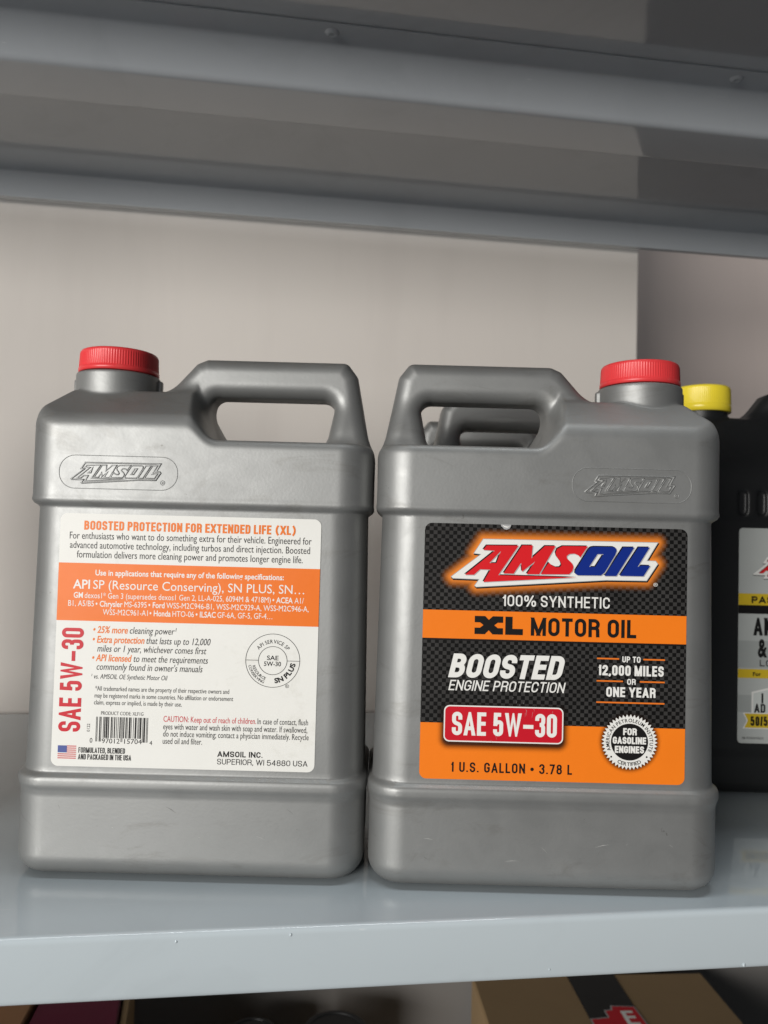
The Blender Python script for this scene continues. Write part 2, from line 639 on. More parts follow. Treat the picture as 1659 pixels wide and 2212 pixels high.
def stroke_quads(path, t, closed):
    P = [Vector(p) for p in path]
    P = [p for i, p in enumerate(P) if i == 0 or (p - P[i - 1]).length > 1e-6]
    if closed and (P[0] - P[-1]).length < 1e-6:
        P.pop()
    n = len(P)
    L, Rr = [], []
    for i in range(n):
        if closed or 0 < i < n - 1:
            t1, t2 = (P[i] - P[i - 1]).normalized(), (P[(i + 1) % n] - P[i]).normalized()
        elif i == 0:
            t1 = t2 = (P[1] - P[0]).normalized()
        else:
            t1 = t2 = (P[i] - P[i - 1]).normalized()
        n1, n2 = Vector((-t1.y, t1.x)), Vector((-t2.y, t2.x))
        b = n1 + n2
        b = b.normalized() if b.length > 1e-5 else n1
        m = b * (t / 2 / max(b.dot(n1), 0.28))
        L.append(P[i] + m)
        Rr.append(P[i] - m)
    qs = []
    for i in range(n if closed else n - 1):
        j = (i + 1) % n
        qs.append([tuple(L[i]), tuple(L[j]), tuple(Rr[j]), tuple(Rr[i])])
    return qs


def grotesque(parent, nrm, M, text, u0, u1, v, h, mat, t=0.2, lift=0.1, shear=0.0, gap=0.2, turn=None, spc=0.7, name='lettering'):
    """condensed capitals fitted between u0 and u1; t is the stroke as a share of the cap height"""
    T_ = t * h
    fixed = sum(T_ for c in text if c != ' ' and GLY[c][0] == 0)
    flex = sum(spc if c == ' ' else GLY[c][0] for c in text)
    ng = sum(1 for a, b in zip(text, text[1:]) if a != ' ' and b != ' ')
    k = (u1 - u0 - shear * h - fixed) / (flex + gap * ng)
    V, F = [], []
    cur = 0.0
    lf = 0.0

    def put(x, y):
        x += shear * y
        return M(turn[0] + h - y, turn[1] - x, lift + lf) if turn else M(u0 + x, v - y, lift + lf)
    for i, c in enumerate(text):
        if c == ' ':
            cur += spc * k
            continue
        w, strokes = GLY[c]
        wd = T_ if w == 0 else w * k
        if strokes == 'dot':
            b = len(V)
            V += [put(cur + wd / 2 + h * 0.18 * math.cos(a * math.pi / 6), h * 0.45 + h * 0.18 * math.sin(a * math.pi / 6)) for a in range(12)]
            F.append(tuple(range(b, b + 12)))
        else:
            for st in strokes:
                closed = st[-1] == 'z'
                pts = [q for q in st if q != 'z']
                path = []
                for q in pts:
                    x = cur + T_ / 2 + q[0] * (wd - T_) if w else cur + T_ / 2 + (q[0] - 0.5) * T_ * 1.2
                    y = T_ / 2 + q[1] * (h - T_)
                    r = (q[2] if len(q) > 2 else 0)
                    if r:
                        r = h if c in '()' else min(0.5 * (wd - T_), 0.3 * h) if r >= 1 else r * (wd - T_)
                    path.append((x, y, r))
                cu = fillet(path, closed)
                if not closed:      # let diagonal and upright ends run to the cap line and the base line
                    for e, f in ((0, 1), (-1, -2)):
                        a, b2 = Vector(cu[e]), Vector(cu[f])
                        dr = (a - b2).normalized()
                        yy = pts[e][1]
                        if abs(dr.y) > 0.35 and (yy <= 0.001 or yy >= 0.999) and c not in '().,':
                            cu[e] = tuple(a + dr * (T_ * 1.1 / abs(dr.y)))
                        elif abs(dr.x) > 0.8 and c in 'EFLTZ257\u2013' and pts[e][0] in (0, 1):
                            cu[e] = tuple(a + dr * T_ / 2)
                        elif c in 'EF' and abs(dr.x) > 0.8:
                            cu[e] = tuple(a + dr * T_ / 2)
                lo, hi = (0, h) if c not in '(),' else (-h, 2 * h)
                for q in stroke_quads(cu, T_, closed):
                    q = clip_y(q, lo, hi)
                    if len(q) >= 3:
                        b = len(V)
                        V += [put(*p) for p in q]
                        F.append(tuple(range(b, b + len(q))))
                lf += 0.0015
        nx = text[i + 1] if i + 1 < len(text) else ' '
        cur += wd + (gap * k if nx != ' ' else 0)
    return print_mesh(name, V, F, nrm, mat, parent)



def arc_text(parent, nrm, M, s, cu, cv, r, h, a_mid, a_span, mat, lift, bold=0.0, inward=False, wscale=1.0):
    """letters around a circle; angles in degrees clockwise from the top"""
    adv = []
    for ch in s:
        if ch == ' ':
            adv.append(0.3)
        else:
            g = text_geo(ch, bold)
            adv.append(g[3] - g[2] + 0.09)
    tot = sum(adv)
    V, F = [], []
    cur = 0.0
    hs = h / CAPH
    for ch, w in zip(s, adv):
        t = (cur + w / 2) / tot - 0.5
        cur += w
        if ch == ' ':
            continue
        g = text_geo(ch, bold)
        sc = math.radians(a_span) * r / tot * wscale
        a = math.radians(a_mid + (-t if inward else t) * a_span)
        b = len(V)
        for x, y in g[0]:
            lx, ly = (x - (g[2] + g[3]) / 2) * sc, y * hs
            if inward:      # letters upright at the foot of the circle, baseline outermost
                rad, tang = r - ly, -lx
            else:
                rad, tang = r + ly, lx
            V.append(M(cu + rad * math.sin(a) + tang * math.cos(a), cv - rad * math.cos(a) + tang * math.sin(a), lift))
        F += [tuple(i + b for i in f) for f in g[1]]
    print_mesh('lettering', V, F, nrm, mat, parent)


# ------------------------------------------------------------------ implicit surfaces (blow-moulded jugs), millimetres
def smin(a, b, k):
    h = np.clip(0.5 + 0.5 * (b - a) / k, 0, 1)
    return b * (1 - h) + a * h - k * h * (1 - h)


def smax(a, b, k):
    return -smin(-a, -b, k)


def rmax(a, b, r):
    """intersection with a round edge of radius r"""
    return np.hypot(np.maximum(a + r, 0), np.maximum(b + r, 0)) - r + np.minimum(np.maximum(a + r, b + r), 0)


def rrect_sdf(x, y, hx, hy, r):
    qx, qy = np.abs(x) - hx + r, np.abs(y) - hy + r
    return np.hypot(np.maximum(qx, 0), np.maximum(qy, 0)) + np.minimum(np.maximum(qx, qy), 0) - r


def poly_sdf(x, z, P):
    d = (x - P[0][0]) ** 2 + (z - P[0][1]) ** 2
    s = np.ones_like(d)
    n = len(P)
    for i in range(n):
        (ax, az), (bx, bz) = P[i], P[i - 1]
        ex, ez = bx - ax, bz - az
        wx, wz = x - ax, z - az
        t = np.clip((wx * ex + wz * ez) / (ex * ex + ez * ez), 0, 1)
        d = np.minimum(d, (wx - ex * t) ** 2 + (wz - ez * t) ** 2)
        c1, c2, c3 = z >= az, z < bz, ex * wz > ez * wx
        flip = (c1 & c2 & c3) | (~c1 & ~c2 & ~c3)
        s = np.where(flip, -s, s)
    return s * np.sqrt(d)


def sstep(x, a, b):
    t = np.clip((x - a) / (b - a), 0, 1)
    return t * t * (3 - 2 * t)


def surface(name, f, lo, hi, h):
    ax = [np.arange(lo[i], hi[i] + h, h, dtype=np.float64) for i in range(3)]
    nx, ny, nz = (len(a) for a in ax)
    V = np.broadcast_to(f(ax[0][:, None, None], ax[1][None, :, None], ax[2][None, None, :]), (nx, ny, nz))
    V = np.ascontiguousarray(V)
    ins = V < 0
    cnt = np.zeros((nx - 1, ny - 1, nz - 1), np.int8)
    for dx in (0, 1):
        for dy in (0, 1):
            for dz in (0, 1):
                cnt += ins[dx:nx - 1 + dx, dy:ny - 1 + dy, dz:nz - 1 + dz]
    act = (cnt > 0) & (cnt < 8)
    idx = np.full(act.shape, -1, np.int64)
    ci = np.argwhere(act)
    idx[act] = np.arange(len(ci))
    acc = np.zeros((len(ci), 3))
    num = np.zeros(len(ci))
    corners = [(a, b, c) for a in (0, 1) for b in (0, 1) for c in (0, 1)]
    for p in corners:
        for a in range(3):
            if p[a] == 0:
                q = list(p)
                q[a] = 1
                v0 = V[ci[:, 0] + p[0], ci[:, 1] + p[1], ci[:, 2] + p[2]]
                v1 = V[ci[:, 0] + q[0], ci[:, 1] + q[1], ci[:, 2] + q[2]]
                k = (v0 < 0) != (v1 < 0)
                t = np.where(k, v0 / np.where(k, v0 - v1, 1), 0)
                pos = np.array(p, float)[None, :].repeat(len(ci), 0)
                pos[:, a] += t
                acc += pos * k[:, None]
                num += k
    P = np.stack([ax[i][0] + h * (ci[:, i] + acc[:, i] / num) for i in range(3)], 1)
    e = 0.15
    for _ in range(3):
        d = f(P[:, 0], P[:, 1], P[:, 2])
        g = np.stack([f(P[:, 0] + (e if i == 0 else 0), P[:, 1] + (e if i == 1 else 0), P[:, 2] + (e if i == 2 else 0))
                      - f(P[:, 0] - (e if i == 0 else 0), P[:, 1] - (e if i == 1 else 0), P[:, 2] - (e if i == 2 else 0))
                      for i in range(3)], 1) / (2 * e)
        g2 = np.maximum((g * g).sum(1), 0.05)
        st = np.clip(d / g2, -h, h)[:, None] * g
        P -= st * 0.9
    quads = []
    for a in range(3):
        sl0 = [slice(None)] * 3
        sl1 = [slice(None)] * 3
        sl0[a], sl1[a] = slice(0, -1), slice(1, None)
        s0, s1 = ins[tuple(sl0)], ins[tuple(sl1)]
        E = np.argwhere(s0 != s1)
        b, c = (a + 1) % 3, (a + 2) % 3
        E = E[(E[:, b] > 0) & (E[:, c] > 0) & (E[:, b] < V.shape[b] - 1) & (E[:, c] < V.shape[c] - 1)]
        fl = s0[E[:, 0], E[:, 1], E[:, 2]]

        def cell(db, dc):
            q = E.copy()
            q[:, b] += db
            q[:, c] += dc
            return idx[q[:, 0], q[:, 1], q[:, 2]]
        Q = np.stack([cell(-1, -1), cell(0, -1), cell(0, 0), cell(-1, 0)], 1)
        Q[~fl] = Q[~fl][:, ::-1]
        quads.append(Q)
    Q = np.concatenate(quads)
    me = bpy.data.meshes.new(name)
    me.vertices.add(len(P))
    me.vertices.foreach_set('co', (P * 0.001).astype(np.float32).ravel())
    me.loops.add(len(Q) * 4)
    me.loops.foreach_set('vertex_index', Q.astype(np.int32).ravel())
    me.polygons.add(len(Q))
    me.polygons.foreach_set('loop_start', np.arange(0, len(Q) * 4, 4, dtype=np.int32))
    me.polygons.foreach_set('loop_total', np.full(len(Q), 4, np.int32))
    me.update(calc_edges=True)
    me.validate()
    me.polygons.foreach_set('use_smooth', [True] * len(Q))
    return me


# ------------------------------------------------------------------ the setting: wall
wall_me = box_mesh('wall', -1.6, 0.435, 0.900, 1.5, -0.9, 1.1, 0.002, 2)
wall = link('wall', wall_me, WALL)
wall['kind'] = 'structure'
recess = link('recessed_wall', box_mesh('recessed_wall', 0.3, 2.4, 1.45, 1.5, -0.9, 1.1), make_wall('warm_wall_paint', (0.60, 0.51, 0.465), (0.64, 0.545, 0.50)))
recess['kind'] = 'structure'

# ------------------------------------------------------------------ shelving unit
rack = thing('shelving_unit', 'grey gloss-painted metal shelving unit carrying the jugs', 'shelving', (0, 0, -0.7))
PITCHZ = 0.5975


def deck(ztop, skew, yf, yb, mat, under):
    """one shelf: a folded deck with lips front and back; under: lists the welded stiffener"""
    z = ztop + 0.7
    e = bpy.data.objects.new('shelf_deck', None)
    # panel with front and back lip folded from one sheet
    path = round_path([(yf + 0.012, z - 0.033), (yf, z - 0.033), (yf, z), (yb, z), (yb, z - 0.034), (yb - 0.010, z - 0.034)], 0.0035, 5)
    me = sheet_prism('shelf_deck', path, -0.0011, -0.70, 0.85)
    o = link('shelf_deck', me, mat, rack)
    for p in me.polygons:
        p.use_smooth = True
    o.rotation_euler = (0, 0, skew)
    bpy.data.objects.remove(e)
    return o


lower = deck(-PITCHZ, 0.0, 0.415, 0.892, PAINT, False)
main_deck = deck(0.0, 0.0, 0.4025, 0.888, PAINT, False)
upper = deck(0.5975, 0.0, 0.415, 0.8865, PAINT_SHADED, True)
for o in (lower, main_deck, upper):
    md = o.modifiers.new('edge', 'EDGE_SPLIT')
    md.split_angle = math.radians(50)

# specks of dried paint on the front lip
for x, z, r in ((0.262, -0.0305, 0.0009), (0.150, -0.0275, 0.0005), (0.012, -0.0035, 0.0007), (-0.045, -0.0045, 0.0006)):
    bm = bmesh.new()
    bmesh.ops.create_icosphere(bm, subdivisions=2, radius=r)
    for v in bm.verts:
        v.co.y *= 0.5
        v.co.z *= 1.3
    me = bpy.data.meshes.new('paint_speck')
    bm.to_mesh(me)
    bm.free()
    me.polygons.foreach_set('use_smooth', [True] * len(me.polygons))
    link('paint_speck', me, PAINT, main_deck).location = (x, 0.4024, z + 0.7)

# stiffener (folded channel) spot-welded under the upper shelf
zu = 0.7 + 0.5975 - 0.0011 - 0.00015
ST = [(0.580, zu), (0.606, zu), (0.6145, zu - 0.034), (0.667, zu - 0.034), (0.676, zu), (0.698, zu)]
st_me = sheet_prism('stiffener', round_path(ST, 0.004, 6), -0.0011, -0.66, 0.81)
stiff = link('stiffener', st_me, PAINT_SHADED, upper)
for p in st_me.polygons:
    p.use_smooth = True
md = stiff.modifiers.new('edge', 'EDGE_SPLIT')
md.split_angle = math.radians(50)


def dome(name, r, hgt, n=16, rings=4, ringed=True):
    prof = [(r, 0.0), (r * 0.8, -hgt * 0.6), (r * 0.55, -hgt), (r * 0.3, -hgt * 0.75), (0.001 * r, -hgt * 0.5)]
    v, f = [], []
    for rr, z in prof:
        for k in range(n):
            v.append((rr * math.cos(2 * math.pi * k / n), rr * math.sin(2 * math.pi * k / n), z))
    for i in range(len(prof) - 1):
        for k in range(n):
            f.append((i * n + k, i * n + (k + 1) % n, (i + 1) * n + (k + 1) % n, (i + 1) * n + k))
    me = pymesh(name, v, f)
    me.polygons.foreach_set('use_smooth', [True] * len(f))
    return me


weld_me = dome('spot_weld', 0.0060, 0.0024)
for x in (-0.65, -0.312, 0.029, 0.370, 0.71):
    w = link('spot_weld', weld_me, PAINT_SHADED, stiff)
    w.location = (x, 0.5905, zu - 0.0010)

# added dark sheet, stands in for shade on the wall behind the lower bay
link('shade_panel', box_mesh('shade_panel', -0.70, 0.85, 0.8945, 0.897, 0.11, 0.655), simple('shade_grey', (0.19, 0.18, 0.17), 0.5), rack)

# corner posts of the unit, perforated angle profile simplified to a folded L
for x, sx in ((-0.735, 1), (0.885, -1)):
    for y, sy in ((0.405, 1), (0.894, -1)):
        pts = [(x, y), (x + sx * 0.034, y), (x + sx * 0.034, y + sy * 0.002), (x + sx * 0.002, y + sy * 0.002),
               (x + sx * 0.002, y + sy * 0.034), (x, y + sy * 0.034)]
        v = [(a, b, 0.0) for a, b in pts] + [(a, b, 1.75) for a, b in pts]
        f = [(i, (i + 1) % 6, 6 + (i + 1) % 6, 6 + i) for i in range(6)] + [tuple(range(5, -1, -1)), tuple(range(6, 12))]
        me = pymesh('corner_post', v, f)
        bm = bmesh.new()
        bm.from_mesh(me)
        bmesh.ops.recalc_face_normals(bm, faces=bm.faces)
        bm.to_mesh(me)
        bm.free()
        link('corner_post', me, PAINT, rack)

# ------------------------------------------------------------------ oil jug
HX, HY, RC = 99.5, 47.0, 20.0
NECK = 62.5
OUT = [(-90, 236), (-91, 257), (-83.5, 297), (-79, 303), (4, 303), (8.5, 301), (33, 273), (50, 258), (50, 236)]
HOLE = [(-67, 277), (-5, 277), (-2.5, 266), (-1, 248), (-62, 248)]


def jug_sdf(x, y, z):
    zk = [0, 47, 50, 52.5, 56, 57.6, 59.4, 62, 210.5, 212, 214.2, 216, 219, 400]
    tri = np.interp(z, zk, [0, 0, -0.5, -1.2, -1.2, -0.6, 1.3, 1.5, 3.3, 3.3, 0.5, -0.4, -0.1, 0])
    triy = np.interp(z, zk, [0, 0, -0.5, -1.2, -1.2, -0.6, 1.9, 2.1, 2.2, 2.2, 0.3, -0.4, -0.1, 0])
    qx, qy = np.abs(x) - (HX - tri) + RC, np.abs(y) - (HY - triy) + RC
    side = np.hypot(np.maximum(qx, 0), np.maximum(qy, 0)) + np.minimum(np.maximum(qx, qy), 0) - RC
    top_a = 264 + 0.80 * (47 - np.abs(y))
    top_b = 264 + 1.20 * (99 - x)
    xl = -10 + 6 * (1 - np.abs(y) / 47)
    top_c = 249 + (1.0 + 2.0 * (1 - np.abs(y) / 47)) * (x - xl)
    mound = smin(smin(top_a, top_b, 2), smin(top_c, 285.0 + 0 * x, 2), 2.5)
    top = smax(mound, 253.0 + 0 * x, 5)
    d = rmax(side, (z - top) * 0.84, 5.0)
    d = rmax(d, -z, 13.0)
    h2 = smax(poly_sdf(x, z, OUT) - 5, -(poly_sdf(x, z, HOLE) - 7), 3)
    hw = 15.0 + 7 * (1 - sstep(z, 254, 286))
    hd = rmax(h2, np.abs(y) - hw, 9.0)
    d = smin(d, hd, 7)
    neck = rmax(np.hypot(x - NECK, y) - 25.3, z - 297.0, 1.4)
    neck = np.maximum(neck, 270 - z)
    lug = np.maximum(np.maximum(np.abs(y) - 2.2, np.abs(x - NECK) - 27.4), np.maximum(z - 294.5, 270 - z))
    neck = smin(neck, lug, 1.0)
    return smin(d, neck, 1.2)


body_me = surface('body', jug_sdf, (-102, -51, -3), (102, 51, 312), 1.05)


def ribbed_cap(name, r, z0, z1, ribs, plain, top_r=2.0, depth=0.35):
    """a screw cap: plain skirt, fine vertical ribs, rounded crown (mm)"""
    n = ribs * 4
    rings = [(z0, r - 0.6, 0), (z0 + 0.15, r + 0.25, 0), (z0 + plain * 0.85, r + 0.35, 0), (z0 + plain, r - 0.1, 0.2),
             (z0 + plain + 0.5, r, 1), (z1 - top_r - 0.6, r - 0.35, 1), (z1 - top_r, r - 0.4, 0.4)]
    for k in range(1, 6):
        a = math.pi / 2 * k / 5
        rings.append((z1 - top_r + top_r * math.sin(a), r - 0.45 - top_r + top_r * math.cos(a), 0))
    rings.append((z1 - 0.15, r * 0.72, 0))
    v, f = [], []
    for z, rr, w in rings:
        for k in range(n):
            a = 2 * math.pi * k / n
            q = rr - w * depth * (0, 0.75, 1.0, 0.75)[k % 4]
            v.append((q * math.cos(a) * 0.001, q * math.sin(a) * 0.001, z * 0.001))
    m = len(rings)
    for i in range(m - 1):
        for k in range(n):
            f.append((i * n + k, i * n + (k + 1) % n, (i + 1) * n + (k + 1) % n, (i + 1) * n + k))
    f.append(tuple((m - 1) * n + k for k in range(n)))
    f.append(tuple(k for k in range(n - 1, -1, -1)))
    return pymesh(name, v, f)


cap_me = ribbed_cap('cap', 23.9, 297.6, 311.8, 96, 3.0)

# emblem shapes, in the units of a 1659 x 504 tracing
LOGO_OUT = [(262, 60), (1558, 76), (1478, 214), (1545, 216), (1560, 236), (1480, 362), (1180, 360), (217, 420),
            (206, 411), (240, 362), (42, 356), (31, 345), (250, 173), (196, 166)]
LOGO_A = [[(288, 107), (525, 106), (378, 331), (962, 343), (268, 384), (318, 290), (242, 288), (197, 330), (130, 330),
           (348, 147), (262, 141)], [(394, 148), (310, 240), (362, 240)]]
LOGO_M = [[(552, 104), (630, 104), (622, 202), (722, 107), (800, 107), (682, 322), (588, 322), (650, 224), (554, 304),
           (546, 236), (492, 319), (416, 318)]]
LOGO_S = [[(852, 107), (1040, 107), (984, 192), (972, 176), (940, 163), (904, 166), (884, 182), (886, 200), (924, 236),
           (936, 262), (928, 296), (904, 320), (692, 322), (752, 232), (772, 252), (806, 268), (834, 266), (846, 250),
           (838, 226), (808, 186), (800, 158), (812, 128)]]
LOGO_O = [[(1088, 109), (1228, 110), (1250, 120), (1255, 140), (1244, 172), (1168, 304), (1140, 327), (968, 327), (948, 314),
           (949, 290), (1044, 132), (1062, 114)], [(1112, 165), (1157, 165), (1097, 262), (1052, 262)]]
LOGO_I = [[(1302, 112), (1386, 112), (1255, 330), (1166, 330)]]
LOGO_L = [[(1416, 111), (1500, 111), (1412, 258), (1446, 248), (1506, 250), (1456, 330), (1280, 328)]]


def logo_loops(loops, u, v, s, du=0, dv=0):
    return [[(u + (x + du) * s, v + (y - 0.0173 * x + dv) * s) for x, y in lp] for lp in loops]


def grow(loop, r):
    """push a closed outline outwards by r, keeping corners"""
    A = sum(loop[i - 1][0] * loop[i][1] - loop[i][0] * loop[i - 1][1] for i in range(len(loop)))
    sg = 1 if A > 0 else -1
    out = []
    n = len(loop)
    for i in range(n):
        p0, p1, p2 = Vector(loop[i - 1]), Vector(loop[i]), Vector(loop[(i + 1) % n])
        t1, t2 = (p1 - p0).normalized(), (p2 - p1).normalized()
        n1, n2 = Vector((t1.y, -t1.x)) * sg, Vector((t2.y, -t2.x)) * sg
        b = n1 + n2
        if b.length < 1e-5:
            b = n1
        b.normalize()
        q = p1 + b * min(r / max(b.dot(n1), 0.35), 2.2 * r)
        out.append((q.x, q.y))
    return out


def bead(name, loops, place, rad, mat, parent):
    """a thin raised bead along outlines lying on a curved skin: place(u, v, lift) in metres"""
    V, F = [], []
    prof = [(-1.0, -0.25), (-0.62, 0.62), (0.0, 1.0), (0.62, 0.62), (1.0, -0.25)]
    k = len(prof)
    for lp in loops:
        pts = []
        for i in range(len(lp)):
            a, b = Vector(lp[i]), Vector(lp[(i + 1) % len(lp)])
            m = max(1, int((b - a).length / 3.0))
            pts += [a.lerp(b, t / m) for t in range(m)]
        n = len(pts)
        base = len(V)
        for i in range(n):
            t1 = (pts[i] - pts[i - 1]).normalized()
            t2 = (pts[(i + 1) % n] - pts[i]).normalized()
            t = t1 + t2
            t = t.normalized() if t.length > 1e-4 else t1
            nn = Vector((-t.y, t.x)) / max(0.45, abs(t.dot(t1)))
            for a, h in prof:
                q = pts[i] + nn * a * rad
                V.append(place(q.x, q.y, h * rad * 1.45))
        for i in range(n):
            j = (i + 1) % n
            for c in range(k - 1):
                F.append((base + i * k + c, base + i * k + c + 1, base + j * k + c + 1, base + j * k + c))
    me = pymesh(name, V, F)
    bm = bmesh.new()
    bm.from_mesh(me)
    bmesh.ops.recalc_face_normals(bm, faces=bm.faces)
    bm.to_mesh(me)
    bm.free()
    me.polygons.foreach_set('use_smooth', [True] * len(me.polygons))
    return link(name, me, mat, parent)


def ink_grid(name, u0, u1, v0, v1, step, fn, M, lift, nrm, mat, parent):
    """soft printed halo: ink density per vertex"""
    nu, nv = int((u1 - u0) / step) + 1, int((v1 - v0) / step) + 1
    V, A, F = [], [], []
    for j in range(nv):
        for i in range(nu):
            u, v = u0 + (u1 - u0) * i / (nu - 1), v0 + (v1 - v0) * j / (nv - 1)
            V.append(M(u, v, lift))
            A.append(fn(u, v))
    for j in range(nv - 1):
        for i in range(nu - 1):
            q = (j * nu + i, j * nu + i + 1, (j + 1) * nu + i + 1, (j + 1) * nu + i)
            if max(A[k] for k in q) > 0.004:
                F.append(q)
    me = pymesh(name, V, orient(V, F, nrm))
    at = me.attributes.new('ink', 'FLOAT', 'POINT')
    at.data.foreach_set('value', A)
    return link(name, me, mat, parent)


def label_plate(name, w, h, r, M, nrm, mat, parent):
    lp = rrect(0, w, 0, h, r, 6)
    n = len(lp)
    V = [M(u, v, 0.0) for u, v in lp] + [M(u, v, -0.34) for u, v in lp]
    F = orient(V, [tuple(range(n))], nrm)
    F += [(i, (i + 1) % n, n + (i + 1) % n, n + i) for i in range(n)]
    return link(name, pymesh(name, V, F), mat, parent)


def rect(u0, u1, v0, v1):
    return [(u0, v0), (u1, v0), (u1, v1), (u0, v1)]


def band(name, u0, u1, v0, v1, M, nrm, mat, parent, lift):
    V, F = flat_poly([rect(u0, u1, v0, v1)], M, lift)
    return print_mesh(name, V, F, nrm, mat, parent)


def shape(name, loops, M, nrm, mat, parent, lift):
    V, F = flat_poly(loops, M, lift)
    return print_mesh(name, V, F, nrm, mat, parent)


def colour_logo(parent, nrm, M, u, v, s, lift, cols, glow=True):
    red, blue, white, black, grey = cols
    out = logo_loops([LOGO_OUT], u, v, s)
    if glow:
        P = out[0]

        def ink(a, b):
            d = float(poly_sdf(np.array([a]), np.array([b]), P)[0])
            return 0.0 if d > 7 else min(1.0, 1.05 * math.exp(-(max(d, 0) / 3.3) ** 2)) * (1 if d < 5 else (7 - d) / 2)
        us, vs = [p[0] for p in P], [p[1] for p in P]
        ink_grid('emblem_glow', min(us) - 7, max(us) + 7, min(vs) - 6, max(vs) + 7, 0.8, ink, M, lift, nrm, GLOW, parent)
    sh = [grow(lp, 6 * s) for lp in logo_loops([LOGO_OUT], u, v, s, 5, 9)]
    shape('emblem_shadow', sh, M, nrm, black, parent, lift + 0.03)
    shape('emblem_rim', [grow(out[0], 4.5 * s)], M, nrm, grey, parent, lift + 0.06)
    shape('emblem_field', out, M, nrm, white, parent, lift + 0.09)
    for loops, c in ((LOGO_A, red), (LOGO_M, red), (LOGO_S, red), (LOGO_O, blue), (LOGO_I, blue), (LOGO_L, blue)):
        shape('emblem_letter_edge', [lp for lp in logo_loops(loops, u, v, s, -7, -7)], M, nrm, black, parent, lift + 0.12)
        shape('emblem_letter_edge', [lp for lp in logo_loops(loops, u, v, s, 6, 5)], M, nrm, grey, parent, lift + 0.13)
        shape('emblem_letter', logo_loops(loops, u, v, s), M, nrm, c, parent, lift + 0.16)


